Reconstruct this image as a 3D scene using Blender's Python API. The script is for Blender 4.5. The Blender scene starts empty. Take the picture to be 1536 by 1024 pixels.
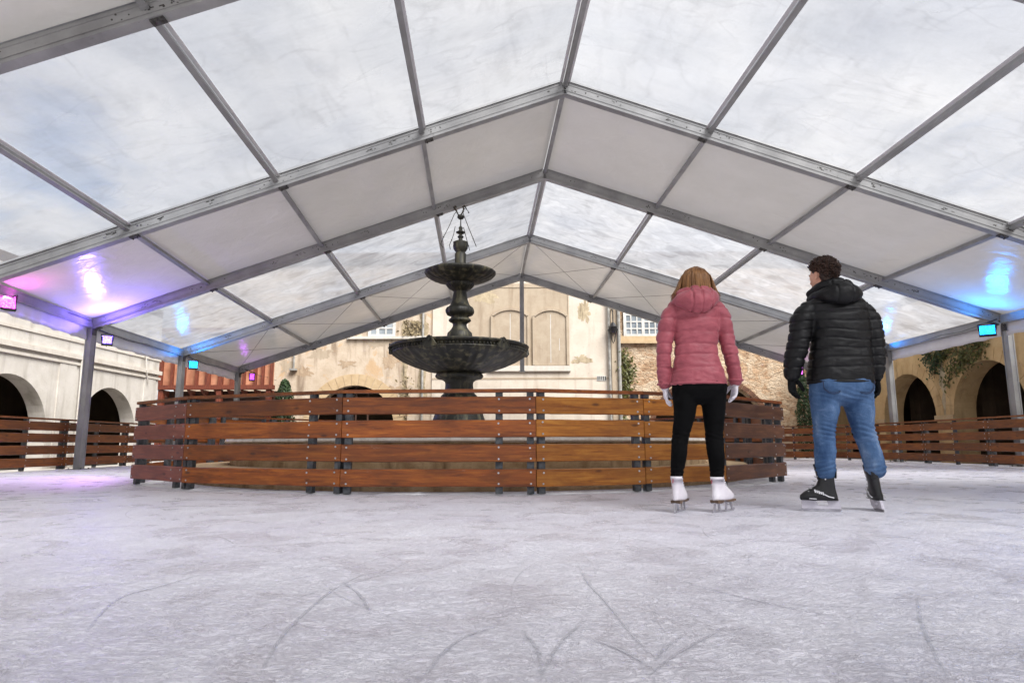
import bpy, bmesh, math, random
import numpy as np
from mathutils import Vector, Matrix, noise as mnoise
random.seed(7)
SC = bpy.context.scene
COL = SC.collection
PI = math.pi

# ------------------------------------------------------------------ camera
HC = 0.5
F_PX = 1000.24
PITCH, YAW, ROLL = 0.1532, 0.0039, -0.00279
FW = Vector((-math.sin(YAW)*math.cos(PITCH), math.cos(YAW)*math.cos(PITCH), math.sin(PITCH)))
RT0 = Vector((math.cos(YAW), math.sin(YAW), 0)); UP0 = RT0.cross(FW)
RT = RT0*math.cos(ROLL) + UP0*math.sin(ROLL)
UP = UP0*math.cos(ROLL) - RT0*math.sin(ROLL)
cam_d = bpy.data.cameras.new('camera'); cam = bpy.data.objects.new('camera', cam_d); COL.objects.link(cam)
cam_d.sensor_width = 36; cam_d.lens = 36*F_PX/1536; cam_d.clip_end = 2000; cam_d.clip_start = 0.05
M = Matrix((( RT.x, UP.x, -FW.x, 0), (RT.y, UP.y, -FW.y, 0), (RT.z, UP.z, -FW.z, HC), (0, 0, 0, 1)))
cam.matrix_world = M
SC.camera = cam

def at(px, py, Y):
    """measured point of the photograph (1536 px wide) on the upright plane at distance Y"""
    d = FW + RT*((px-768)/F_PX) - UP*((py-512)/F_PX)
    return Vector((0, 0, HC)) + d*(Y/d.y)
def on_ground(px, py, z=0.0):
    d = FW + RT*((px-768)/F_PX) - UP*((py-512)/F_PX)
    return Vector((0, 0, HC)) + d*((z-HC)/d.z)

# ------------------------------------------------------------------ helpers
class MB:
    def __init__(s):
        s.bm = bmesh.new(); s.mi = 0; s.uv = None
    def face(s, vs):
        try:
            f = s.bm.faces.new(vs); f.material_index = s.mi; return f
        except ValueError:
            return None
    def quad(s, a, b, c, d):
        return s.face([s.bm.verts.new(p) for p in (a, b, c, d)])
    def obox(s, c, ax, ay, az):
        """box with centre c and half axes"""
        c = Vector(c); ax = Vector(ax); ay = Vector(ay); az = Vector(az)
        v = [s.bm.verts.new(c + ax*i + ay*j + az*k) for i in (-1, 1) for j in (-1, 1) for k in (-1, 1)]
        for q in ((0,1,3,2), (4,6,7,5), (0,4,5,1), (2,3,7,6), (0,2,6,4), (1,5,7,3)):
            s.face([v[i] for i in q])
        return s
    def box(s, x0, x1, y0, y1, z0, z1):
        return s.obox(((x0+x1)/2, (y0+y1)/2, (z0+z1)/2), ((x1-x0)/2, 0, 0), (0, (y1-y0)/2, 0), (0, 0, (z1-z0)/2))
    def bar(s, p, q, w, h, up=(0, 0, 1), off=0.0, offw=0.0):
        """beam from p to q, w across, h along 'up' made square to the beam; off shifts along up"""
        p = Vector(p); q = Vector(q); t = (q-p); L = t.length; t /= L
        up = Vector(up); up = (up - t*up.dot(t)).normalized(); sd = t.cross(up)
        return s.obox((p+q)/2 + up*off + sd*offw, t*L/2, sd*w/2, up*h/2)
    def tube(s, pts, r, n=8, cap=True):
        pts = [Vector(p) for p in pts]; rs = r if isinstance(r, (list, tuple)) else [r]*len(pts)
        rings = []; prev = None
        for i, p in enumerate(pts):
            t = (pts[min(i+1, len(pts)-1)] - pts[max(i-1, 0)])
            t = t.normalized() if t.length > 1e-9 else Vector((0, 0, 1))
            if prev is None:
                a = t.orthogonal().normalized()
            else:
                a = prev - t*prev.dot(t)
                a = a.normalized() if a.length > 1e-6 else t.orthogonal().normalized()
            prev = a; b = t.cross(a)
            rings.append([s.bm.verts.new(p + (a*math.cos(2*PI*k/n) + b*math.sin(2*PI*k/n))*rs[i]) for k in range(n)])
        for A, B in zip(rings, rings[1:]):
            for k in range(n): s.face((A[k], A[(k+1)%n], B[(k+1)%n], B[k]))
        if cap: s.face(rings[0][::-1]); s.face(rings[-1])
        return s
    def lathe(s, prof, cx, cy, n=48, flute=None, cap=True):
        """prof: (r, z[, flute depth]) list; flute = count of lobes"""
        rings = []
        for pr in prof:
            r, z = pr[0], pr[1]; fd = pr[2] if len(pr) > 2 else 0
            row = []
            for k in range(n):
                a = 2*PI*k/n
                rr = r*(1 + fd*(abs(math.sin(a*flute/2)) - 0.6)) if fd and flute else r
                row.append(s.bm.verts.new((cx + rr*math.cos(a), cy + rr*math.sin(a), z)))
            rings.append(row)
        for A, B in zip(rings, rings[1:]):
            for k in range(n): s.face((A[k], A[(k+1)%n], B[(k+1)%n], B[k]))
        if cap: s.face(rings[0][::-1]); s.face(rings[-1])
        return s
    def loft(s, path, ref=(1, 0, 0), n=20, sub=5, sup=2.0, round_ends=True):
        """path: (point, a, b): a = half width along ref, b = half depth; smooth tube with rounded ends"""
        P = [Vector(p[0]) for p in path]; A = [p[1] for p in path]; B = [p[2] for p in path]
        def cr(v, i, t):
            p0, p1, p2, p3 = v[max(i-1, 0)], v[i], v[i+1], v[min(i+2, len(v)-1)]
            return 0.5*((p1*2) + (p2-p0)*t + (p0*2-p1*5+p2*4-p3)*t*t + (p1*3-p0-p2*3+p3)*t*t*t)
        pts, aa, bb = [], [], []
        for i in range(len(P)-1):
            for k in range(sub):
                t = k/sub; pts.append(cr(P, i, t)); aa.append(cr(A, i, t)); bb.append(cr(B, i, t))
        pts.append(P[-1]); aa.append(A[-1]); bb.append(B[-1])
        ref = Vector(ref); rings = []
        def ring(p, t, a, b):
            sd = (ref - t*ref.dot(t)).normalized(); ot = t.cross(sd)
            row = []
            for k in range(n):
                an = 2*PI*k/n; c, q = math.cos(an), math.sin(an)
                c = math.copysign(abs(c)**(2/sup), c); q = math.copysign(abs(q)**(2/sup), q)
                row.append(s.bm.verts.new(p + sd*c*a + ot*q*b))
            return row
        T = [(pts[min(i+1, len(pts)-1)] - pts[max(i-1, 0)]).normalized() for i in range(len(pts))]
        if round_ends:
            h = min(aa[0], bb[0])*0.8
            for k in (0.98, 0.8, 0.45): rings.append(ring(pts[0] - T[0]*h*k, T[0], aa[0]*math.sqrt(1-k*k), bb[0]*math.sqrt(1-k*k)))
        for i in range(len(pts)): rings.append(ring(pts[i], T[i], aa[i], bb[i]))
        if round_ends:
            h = min(aa[-1], bb[-1])*0.8
            for k in (0.45, 0.8, 0.98): rings.append(ring(pts[-1] + T[-1]*h*k, T[-1], aa[-1]*math.sqrt(1-k*k), bb[-1]*math.sqrt(1-k*k)))
        for X, Y in zip(rings, rings[1:]):
            for k in range(n): s.face((X[k], X[(k+1)%n], Y[(k+1)%n], Y[k]))
        s.face(rings[0][::-1]); s.face(rings[-1])
        return s
    def ball(s, c, rx, ry, rz, rot=None, n=18):
        c = Vector(c); rings = []
        for i in range(1, n//2):
            th = PI*i/(n//2); row = []
            for k in range(n):
                a = 2*PI*k/n
                p = Vector((rx*math.sin(th)*math.cos(a), ry*math.sin(th)*math.sin(a), -rz*math.cos(th)))
                if rot is not None: p = rot @ p
                row.append(s.bm.verts.new(c+p))
            rings.append(row)
        lo = Vector((0, 0, -rz)); hi = Vector((0, 0, rz))
        if rot is not None: lo = rot @ lo; hi = rot @ hi
        lo = s.bm.verts.new(c+lo); hi = s.bm.verts.new(c+hi)
        for A, B in zip(rings, rings[1:]):
            for k in range(n): s.face((A[k], A[(k+1)%n], B[(k+1)%n], B[k]))
        for k in range(n):
            s.face((lo, rings[0][(k+1)%n], rings[0][k])); s.face((hi, rings[-1][k], rings[-1][(k+1)%n]))
        return s
    def prism(s, poly, origin, ux, uz, thick_vec):
        """extrude a 2D outline (u,v) placed at origin along ux, uz by thick_vec"""
        o = Vector(origin); ux = Vector(ux); uz = Vector(uz); tv = Vector(thick_vec)
        a = [s.bm.verts.new(o + ux*p[0] + uz*p[1]) for p in poly]
        b = [s.bm.verts.new(o + ux*p[0] + uz*p[1] + tv) for p in poly]
        s.face(a[::-1]); s.face(b); n = len(poly)
        for k in range(n): s.face((a[k], a[(k+1)%n], b[(k+1)%n], b[k]))
        return s
    def disc(s, c, nrm, r, h, n=6):
        c = Vector(c); nrm = Vector(nrm).normalized()
        return s.tube([c, c + nrm*h], r, n)
    def build(s, name, mats, parent=None, smooth=False, recalc=True, loc=None):
        if recalc: bmesh.ops.recalc_face_normals(s.bm, faces=s.bm.faces[:])
        me = bpy.data.meshes.new(name); s.bm.to_mesh(me); s.bm.free()
        for m in (mats if isinstance(mats, (list, tuple)) else [mats]): me.materials.append(m)
        if smooth: me.polygons.foreach_set('use_smooth', [True]*len(me.polygons))
        o = bpy.data.objects.new(name, me); COL.objects.link(o)
        if parent is not None: o.parent = parent
        return o

def tag(o, label, cat, group=None, kind=None):
    if label: o['label'] = label
    if cat: o['category'] = cat
    if group: o['group'] = group
    if kind: o['kind'] = kind
    return o
def thing(name, label, cat, loc=(0, 0, 0), group=None):
    o = bpy.data.objects.new(name, None); COL.objects.link(o); o.location = loc
    o.empty_display_size = 0.2
    return tag(o, label, cat, group)
def adopt(root, o):
    """parent o (built in world coordinates) to root, keeping its place"""
    o.parent = root
    o.matrix_parent_inverse = Matrix.Translation(-Vector(root.location))
    return o

def solid(mb, voxel, smooth=3, disp=None):
    """fuse overlapping closed shapes into one continuous surface; returns an MB"""
    bmesh.ops.recalc_face_normals(mb.bm, faces=mb.bm.faces[:])
    me = bpy.data.meshes.new('fuse'); mb.bm.to_mesh(me); mb.bm.free()
    o = bpy.data.objects.new('fuse', me); COL.objects.link(o)
    r = o.modifiers.new('r', 'REMESH'); r.mode = 'VOXEL'; r.voxel_size = voxel; r.adaptivity = 0
    bpy.context.view_layer.update()
    dg = bpy.context.evaluated_depsgraph_get()
    ev = o.evaluated_get(dg); m2 = bpy.data.meshes.new_from_object(ev)
    nv = len(m2.vertices); co = np.empty(nv*3); m2.vertices.foreach_get('co', co); co = co.reshape(-1, 3)
    ed = np.empty(len(m2.edges)*2, dtype=np.int32); m2.edges.foreach_get('vertices', ed); ed = ed.reshape(-1, 2)
    deg = np.bincount(ed.ravel(), minlength=nv).astype(float); deg[deg == 0] = 1
    def lap(c):
        acc = np.zeros_like(c)
        np.add.at(acc, ed[:, 0], c[ed[:, 1]]); np.add.at(acc, ed[:, 1], c[ed[:, 0]])
        return acc/deg[:, None]
    for _ in range(smooth):
        co = co + 0.6*(lap(co)-co); co = co - 0.35*(lap(co)-co) if _ % 2 else co
    if disp:
        m2.vertices.foreach_set('co', co.ravel()); m2.update()
        nr = np.empty(nv*3); m2.vertices.foreach_get('normal', nr); nr = nr.reshape(-1, 3)
        for _ in range(3):
            nr = nr + lap(nr)
        nr /= (np.linalg.norm(nr, axis=1)[:, None]+1e-9)
        co = disp(co, nr)
    m2.vertices.foreach_set('co', co.ravel()); m2.update()
    out = MB(); out.bm.from_mesh(m2)
    bpy.data.objects.remove(o); bpy.data.meshes.remove(me); bpy.data.meshes.remove(m2)
    return out

# ------------------------------------------------------------------ materials
def srgb(r, g, b):
    f = lambda c: (c/255/12.92) if c/255 <= 0.04045 else ((c/255+0.055)/1.055)**2.4
    return (f(r), f(g), f(b), 1)
class NT:
    def __init__(s, name):
        s.m = bpy.data.materials.new(name); s.m.use_nodes = True; s.t = s.m.node_tree; s.t.nodes.clear()
        s.out = s.n('ShaderNodeOutputMaterial')
    def n(s, typ, **kw):
        nd = s.t.nodes.new(typ)
        for k, v in kw.items():
            if k in nd.inputs: nd.inputs[k].default_value = v
            else: setattr(nd, k, v)
        return nd
    def l(s, a, b): s.t.links.new(a, b)
    def coords(s, scale=(1, 1, 1), kind='Object'):
        tc = s.n('ShaderNodeTexCoord'); mp = s.n('ShaderNodeMapping'); mp.inputs['Scale'].default_value = scale
        s.l(tc.outputs[kind], mp.inputs['Vector']); return mp.outputs['Vector']
    def noise(s, vec, scale, detail=4, rough=0.55, dist=0.0):
        nd = s.n('ShaderNodeTexNoise'); nd.inputs['Scale'].default_value = scale; nd.inputs['Detail'].default_value = detail
        nd.inputs['Roughness'].default_value = rough; nd.inputs['Distortion'].default_value = dist
        s.l(vec, nd.inputs['Vector']); return nd.outputs['Fac']
    def ramp(s, fac, stops):
        r = s.n('ShaderNodeValToRGB'); e = r.color_ramp.elements
        while len(e) > 1: e.remove(e[-1])
        for i, (p, c) in enumerate(stops):
            if not isinstance(c, tuple): c = (c, c, c, 1)
            if i == 0: e[0].position = p; e[0].color = c
            else:
                k = e.new(p); k.color = c
        s.l(fac, r.inputs['Fac']); return r.outputs['Color']
    def mix(s, fac, a, b, mode='MIX'):
        m = s.n('ShaderNodeMix', data_type='RGBA', blend_type=mode)
        for sock, val in ((m.inputs['Factor'], fac), (m.inputs['A'] if False else m.inputs[6], a), (m.inputs[7], b)):
            if hasattr(val, 'is_linked'): s.l(val, sock)
            else: sock.default_value = val
        return m.outputs[2]
    def math(s, op, a, b=0.0):
        m = s.n('ShaderNodeMath', operation=op)
        for i, v in enumerate((a, b)):
            if hasattr(v, 'is_linked'): s.l(v, m.inputs[i])
            else: m.inputs[i].default_value = v
        return m.outputs[0]
    def bump(s, h, strength=0.3, dist=0.01):
        b = s.n('ShaderNodeBump'); b.inputs['Strength'].default_value = strength; b.inputs['Distance'].default_value = dist
        s.l(h, b.inputs['Height']); return b.outputs['Normal']
    def pbr(s, col, rough=0.6, metal=0.0, normal=None, spec=0.5, sheen=0.0, coat=0.0):
        p = s.n('ShaderNodeBsdfPrincipled')
        for k, v in (('Base Color', col), ('Roughness', rough), ('Metallic', metal), ('Specular IOR Level', spec)):
            if hasattr(v, 'is_linked'): s.l(v, p.inputs[k])
            else: p.inputs[k].default_value = v
        p.inputs['Sheen Weight'].default_value = sheen; p.inputs['Coat Weight'].default_value = coat
        if normal is not None: s.l(normal, p.inputs['Normal'])
        return p.outputs[0]
    def done(s, shader): s.l(shader, s.out.inputs['Surface']); return s.m

def simple(name, c1, c2, scale=8, rough=0.6, metal=0.0, bump=0.15, bdist=0.005, spec=0.5, sheen=0.0, stretch=(1, 1, 1), lo=0.35, hi=0.65):
    t = NT(name); v = t.coords(stretch)
    n1 = t.noise(v, scale, 6); n2 = t.noise(v, scale*5, 4)
    col = t.ramp(n1, [(lo, c1), (hi, c2)])
    h = t.math('ADD', n1, t.math('MULTIPLY', n2, 0.5))
    return t.done(t.pbr(col, rough, metal, t.bump(h, bump, bdist), spec, sheen))

def make_alu():
    t = NT('aluminium'); v = t.coords((1, 1, 1))
    n1 = t.noise(v, 1.7, 6); n2 = t.noise(v, 22, 5); n3 = t.noise(t.coords((9, 9, 9)), 1.0, 8, 0.7)
    c = t.ramp(n1, [(0.3, srgb(132, 132, 132)), (0.7, srgb(166, 166, 165))])
    c = t.mix(t.ramp(n3, [(0.62, 0.0), (0.74, 0.55)]), c, srgb(96, 92, 88))
    r = t.ramp(n2, [(0.3, 0.42), (0.7, 0.62)])
    return t.done(t.pbr(c, r, 0.25, t.bump(n2, 0.12, 0.003)))
def make_white_pvc():
    t = NT('white_fabric'); v = t.coords()
    n1 = t.noise(v, 0.9, 5); n2 = t.noise(t.coords((1, 1, 1)), 2.6, 3, 0.5, 0.6); n3 = t.noise(v, 40, 3)
    c = t.ramp(n1, [(0.3, srgb(192, 190, 182)), (0.7, srgb(205, 203, 196))])
    nr = t.bump(t.math('ADD', n2, t.math('MULTIPLY', n3, 0.08)), 0.35, 0.05)
    p = t.pbr(c, 0.25, 0.0, nr, 0.5)
    tr = t.n('ShaderNodeBsdfTranslucent', Color=(0.75, 0.72, 0.70, 1))
    m = t.n('ShaderNodeMixShader'); m.inputs[0].default_value = WHITE_TRANS
    t.l(p, m.inputs[1]); t.l(tr.outputs[0], m.inputs[2])
    return t.done(m.outputs[0])
WHITE_TRANS = 0.07
def make_film(name, milky):
    t = NT(name); v = t.coords()
    soft = t.noise(v, 0.30 if not milky else 0.55, 3, 0.5, 0.3)
    fold = t.noise(t.coords((1.0, 1.5, 1.0)), 0.9 if not milky else 1.5, 3, 0.5, 0.7)
    fine = t.noise(v, 30, 4, 0.6)
    cr1 = t.noise(t.coords((1.0, 0.35, 1.0)), 0.8, 2, 0.5, 0.5); cr2 = t.noise(t.coords((0.4, 1.1, 0.4)), 0.9, 3, 0.6, 0.5)
    tint = t.ramp(soft, [(0.32, srgb(222, 225, 231)), (0.66, srgb(242, 242, 243))])
    if milky: tint = t.mix(1.0, tint, t.ramp(fold, [(0.34, srgb(226, 226, 227)), (0.5, srgb(250, 250, 250)), (0.54, srgb(238, 238, 239)), (0.66, srgb(254, 254, 254))]), 'MULTIPLY')
    for cr, lo, w in ((cr1, 0.92, 0.022), (cr2, 0.91, 0.016)):
        line = t.ramp(t.math('ABSOLUTE', t.math('SUBTRACT', cr, 0.5)), [(0.0, lo), (w, 1.0)])
        tint = t.mix(t.ramp(fold, [(0.42, 0.0), (0.55, 1.0)]), tint, t.mix(1.0, tint, line, 'MULTIPLY'))
    tint = t.mix(1.0, tint, t.ramp(fine, [(0.3, 0.95), (0.7, 1.0)]), 'MULTIPLY')
    dirt = t.noise(t.coords((1.6, 0.5, 1.6)), 1.6, 7, 0.68, 0.4)
    tint = t.mix(1.0, tint, t.ramp(dirt, [(0.52, 1.0), (0.68, 0.90)]), 'MULTIPLY')
    smear = t.noise(t.coords((0.5, 1.4, 0.5)), 2.2, 5, 0.6, 1.2)
    tint = t.mix(1.0, tint, t.ramp(smear, [(0.30, 0.88 if milky else 0.93), (0.50, 1.0)]), 'MULTIPLY')
    tr = t.n('ShaderNodeBsdfTransparent'); t.l(tint, tr.inputs['Color'])
    tl = t.n('ShaderNodeBsdfTranslucent'); t.l(t.mix(1.0, tint, (0.42, 0.42, 0.425, 1), 'MULTIPLY'), tl.inputs['Color'])
    m = t.n('ShaderNodeMixShader'); t.l(tr.outputs[0], m.inputs[1]); t.l(tl.outputs[0], m.inputs[2])
    t.l(t.ramp(fold, [(0.3, 0.62 if milky else 0.28), (0.7, 0.85 if milky else 0.50)]), m.inputs[0])
    g = t.n('ShaderNodeBsdfGlossy', Roughness=0.17, Color=(1, 1, 1, 1))
    t.l(t.bump(t.math('ADD', fold, soft), 0.4, 0.05), g.inputs['Normal'])
    m2 = t.n('ShaderNodeMixShader'); m2.inputs[0].default_value = 0.06
    t.l(m.outputs[0], m2.inputs[1]); t.l(g.outputs[0], m2.inputs[2])
    return t.done(m2.outputs[0])
def make_ice():
    t = NT('ice_surface'); v = t.coords()
    big = t.noise(v, 0.5, 5, 0.55, 0.5)
    med = t.noise(v, 2.4, 6, 0.62, 1.0)
    rid = t.noise(t.coords((0.85, 1.15, 1)), 7.5, 6, 0.62, 2.2)
    rid2 = t.noise(t.coords((0.85, 1.15, 1)), 21.0, 5, 0.64, 2.4)
    fine = t.noise(v, 110, 4, 0.7)
    veins = t.ramp(t.math('ABSOLUTE', t.math('SUBTRACT', rid, 0.5)), [(0.0, 0.0), (0.035, 1.0)])
    veins2 = t.ramp(t.math('ABSOLUTE', t.math('SUBTRACT', rid2, 0.5)), [(0.0, 0.0), (0.045, 1.0)])
    c = t.ramp(big, [(0.3, srgb(236, 234, 246)), (0.7, srgb(249, 248, 254))])
    c = t.mix(t.ramp(med, [(0.38, 0.16), (0.62, 0.0)]), c, srgb(186, 184, 206))
    c = t.mix(t.math('MULTIPLY', t.math('SUBTRACT', 1.0, veins), 0.24), c, srgb(150, 152, 168))
    c = t.mix(t.math('MULTIPLY', t.math('SUBTRACT', 1.0, veins2), 0.20), c, srgb(164, 166, 182))
    c = t.mix(t.ramp(rid2, [(0.52, 0.0), (0.72, 0.45)]), c, srgb(252, 252, 255))
    c = t.mix(t.ramp(fine, [(0.58, 0.0), (0.7, 0.16)]), c, srgb(170, 172, 184))
    h = t.math('ADD', t.math('ADD', t.math('MULTIPLY', rid, 1.4), t.math('MULTIPLY', rid2, 1.0)),
               t.math('ADD', t.math('MULTIPLY', fine, 0.25), t.math('MULTIPLY', veins2, 0.16)))
    r = t.ramp(med, [(0.38, 0.20), (0.62, 0.55)])
    return t.done(t.pbr(c, r, 0, t.bump(h, 0.75, 0.028), 0.5))
def make_track():
    t = NT('skate_groove'); tc = t.n('ShaderNodeTexCoord'); sx = t.n('ShaderNodeSeparateXYZ')
    t.l(tc.outputs['UV'], sx.inputs[0])
    across = t.math('ABSOLUTE', t.math('SUBTRACT', t.math('MULTIPLY', sx.outputs['Y'], 2.0), 1.0))
    edge = t.math('SUBTRACT', 1.0, t.math('POWER', across, 1.8))
    n = t.noise(t.coords((1, 1, 1)), 26, 5, 0.7)
    a = t.math('MULTIPLY', edge, t.ramp(n, [(0.35, 0.22), (0.65, 0.8)]))
    a = t.math('MULTIPLY', a, sx.outputs['X'])
    p = t.pbr(srgb(178, 180, 188), 0.4)
    tr = t.n('ShaderNodeBsdfTransparent'); m = t.n('ShaderNodeMixShader')
    t.l(a, m.inputs[0]); t.l(tr.outputs[0], m.inputs[1]); t.l(p, m.inputs[2])
    return t.done(m.outputs[0])
def make_wood(name, dark, mid, light, rough=0.5):
    t = NT(name)
    oi = t.n('ShaderNodeObjectInfo'); tc = t.n('ShaderNodeTexCoord')
    add = t.n('ShaderNodeVectorMath', operation='ADD'); t.l(tc.outputs['Object'], add.inputs[0])
    cmb = t.n('ShaderNodeCombineXYZ')
    for k in range(3): t.l(t.math('MULTIPLY', oi.outputs['Random'], 37.0+11*k), cmb.inputs[k])
    t.l(cmb.outputs[0], add.inputs[1])
    mp = t.n('ShaderNodeMapping'); mp.inputs['Scale'].default_value = (0.9, 14, 14); t.l(add.outputs[0], mp.inputs['Vector'])
    mp2 = t.n('ShaderNodeMapping'); mp2.inputs['Scale'].default_value = (1.6, 5, 5); t.l(add.outputs[0], mp2.inputs['Vector'])
    g = t.noise(mp.outputs[0], 2.2, 8, 0.65, 0.9); b = t.noise(mp2.outputs[0], 1.4, 5, 0.6, 0.4)
    mp3 = t.n('ShaderNodeMapping'); mp3.inputs['Scale'].default_value = (2.2, 6, 6); t.l(add.outputs[0], mp3.inputs['Vector'])
    vo = t.n('ShaderNodeTexVoronoi'); vo.inputs['Scale'].default_value = 1.3; t.l(mp3.outputs[0], vo.inputs['Vector'])
    knot = t.ramp(vo.outputs['Distance'], [(0.07, 1.0), (0.16, 0.0)])
    c = t.ramp(g, [(0.28, dark), (0.5, mid), (0.75, light)])
    c = t.mix(t.ramp(b, [(0.35, 0.6), (0.6, 0.0)]), c, dark)
    c = t.mix(t.math('MULTIPLY', knot, 0.75), c, (dark[0]*0.35, dark[1]*0.3, dark[2]*0.3, 1))
    hv = t.n('ShaderNodeHueSaturation'); t.l(c, hv.inputs['Color'])
    t.l(t.math('ADD', 0.62, t.math('MULTIPLY', oi.outputs['Random'], 0.5)), hv.inputs['Value'])
    sf = t.noise(mp2.outputs[0], 3.2, 8, 0.75, 0.5); sc_r = t.noise(mp.outputs[0], 0.9, 6, 0.7)
    col = t.mix(t.ramp(sf, [(0.62, 0.0), (0.74, 0.35)]), hv.outputs[0], (0.42, 0.34, 0.28, 1))
    col = t.mix(t.ramp(sc_r, [(0.66, 0.0), (0.72, 0.4)]), col, (dark[0]*0.5, dark[1]*0.5, dark[2]*0.5, 1))
    return t.done(t.pbr(col, t.ramp(g, [(0.3, rough-0.12), (0.7, rough+0.08)]), 0, t.bump(t.math('ADD', g, t.math('MULTIPLY', sf, 0.6)), 0.35, 0.005)))
def make_plaster(name, base, pale, stain, rough_bump=0.4, bdist=0.02, streak=0.6, scale=1.0, patch=None):
    t = NT(name); v = t.coords()
    big = t.noise(v, 0.45*scale, 6, 0.6, 0.6); mid = t.noise(v, 2.0*scale, 7, 0.65, 0.4); fine = t.noise(v, 14*scale, 6, 0.65)
    run = t.noise(t.coords((2.2, 2.2, 0.28)), 1.3*scale, 6, 0.6, 0.3)
    c = t.ramp(mid, [(0.3, base), (0.7, pale)])
    c = t.mix(t.math('MULTIPLY', t.ramp(run, [(0.52, 0.0), (0.75, 1.0)]), streak), c, stain)
    c = t.mix(t.math('MULTIPLY', t.ramp(big, [(0.5, 0.0), (0.7, 1.0)]), 0.5), c, pale)
    if patch: c = t.mix(t.ramp(t.noise(v, 1.1*scale, 8, 0.7, 1.0), [(0.56, 0.0), (0.64, 0.8)]), c, patch)
    c = t.mix(t.ramp(fine, [(0.58, 0.0), (0.75, 0.35)]), c, stain)
    h = t.math('ADD', mid, t.math('MULTIPLY', fine, 0.5))
    return t.done(t.pbr(c, 0.85, 0, t.bump(h, rough_bump, bdist), 0.25))
def make_rubble():
    t = NT('rubble_stone'); v = t.coords((1, 1, 1.6))
    wob = t.n('ShaderNodeTexNoise'); wob.inputs['Scale'].default_value = 4; wob.inputs['Detail'].default_value = 5; t.l(v, wob.inputs['Vector'])
    sc = t.n('ShaderNodeVectorMath', operation='SCALE'); t.l(wob.outputs['Color'], sc.inputs[0]); sc.inputs['Scale'].default_value = 0.34
    add = t.n('ShaderNodeVectorMath', operation='ADD'); t.l(v, add.inputs[0]); t.l(sc.outputs[0], add.inputs[1])
    vo = t.n('ShaderNodeTexVoronoi', feature='DISTANCE_TO_EDGE'); vo.inputs['Scale'].default_value = 4.2; t.l(add.outputs[0], vo.inputs['Vector'])
    vc = t.n('ShaderNodeTexVoronoi'); vc.inputs['Scale'].default_value = 4.2; t.l(add.outputs[0], vc.inputs['Vector'])
    n = t.noise(v, 6, 9, 0.72, 0.6); pl = t.noise(t.coords((1, 1, 1.3)), 1.3, 9, 0.72, 1.2)
    c = t.ramp(n, [(0.3, srgb(122, 88, 64)), (0.48, srgb(166, 134, 104)), (0.7, srgb(194, 172, 144))])
    hv = t.n('ShaderNodeHueSaturation'); t.l(c, hv.inputs['Color']); t.l(t.math('ADD', 0.8, t.math('MULTIPLY', vc.outputs['Color'], 0.35)), hv.inputs['Value'])
    c = t.mix(t.ramp(vo.outputs['Distance'], [(0.0, 0.7), (0.06, 0.0)]), hv.outputs[0], srgb(180, 160, 136))
    c = t.mix(t.ramp(pl, [(0.44, 0.0), (0.58, 0.85)]), c, srgb(198, 180, 156))
    h = t.math('ADD', t.math('MULTIPLY', t.ramp(vo.outputs['Distance'], [(0.0, 0.0), (0.12, 1.0)]), 0.5), t.math('ADD', n, pl))
    return t.done(t.pbr(c, 0.9, 0, t.bump(h, 0.8, 0.06), 0.2))
def make_bronze():
    t = NT('dark_bronze'); v = t.coords()
    n1 = t.noise(v, 5, 7, 0.65); run = t.noise(t.coords((6, 6, 0.9)), 1.6, 5, 0.6); n2 = t.noise(v, 40, 4)
    c = t.ramp(n1, [(0.3, srgb(24, 24, 20)), (0.55, srgb(42, 41, 34)), (0.75, srgb(66, 62, 48))])
    c = t.mix(t.ramp(run, [(0.5, 0.0), (0.72, 0.75)]), c, srgb(124, 118, 90))
    return t.done(t.pbr(c, t.ramp(n1, [(0.3, 0.42), (0.7, 0.65)]), 0.15, t.bump(t.math('ADD', n1, t.math('MULTIPLY', n2, 0.3)), 0.35, 0.01)))
def make_leaf(name, a, b):
    t = NT(name); oi = t.noise(t.coords(), 9, 3)
    c = t.ramp(oi, [(0.3, a), (0.7, b)])
    p = t.pbr(c, 0.55); tl = t.n('ShaderNodeBsdfTranslucent'); t.l(c, tl.inputs['Color'])
    m = t.n('ShaderNodeMixShader'); m.inputs[0].default_value = 0.25; t.l(p, m.inputs[1]); t.l(tl.outputs[0], m.inputs[2])
    return t.done(m.outputs[0])
def make_emit(name, col, st):
    t = NT(name); v = t.coords((1, 1, 1)); vo = t.n('ShaderNodeTexVoronoi'); vo.inputs['Scale'].default_value = 42; t.l(v, vo.inputs['Vector'])
    e = t.n('ShaderNodeEmission'); e.inputs['Color'].default_value = col
    t.l(t.math('MULTIPLY', t.ramp(vo.outputs['Distance'], [(0.2, 1.0), (0.6, 0.35)]), st), e.inputs['Strength'])
    return t.done(e.outputs[0])
def make_cloth(name, c1, c2, rough=0.6, weave=160, wrinkle=6, wdist=0.012, sheen=0.0, spec=0.4, stretch=(1, 1, 1)):
    t = NT(name); v = t.coords(stretch)
    w = t.noise(v, wrinkle, 5, 0.55, 0.8); f = t.noise(t.coords(), weave, 2)
    c = t.ramp(w, [(0.3, c1), (0.7, c2)])
    return t.done(t.pbr(c, rough, 0, t.bump(t.math('ADD', w, t.math('MULTIPLY', f, 0.06)), 0.5, wdist), spec, sheen))
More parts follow.
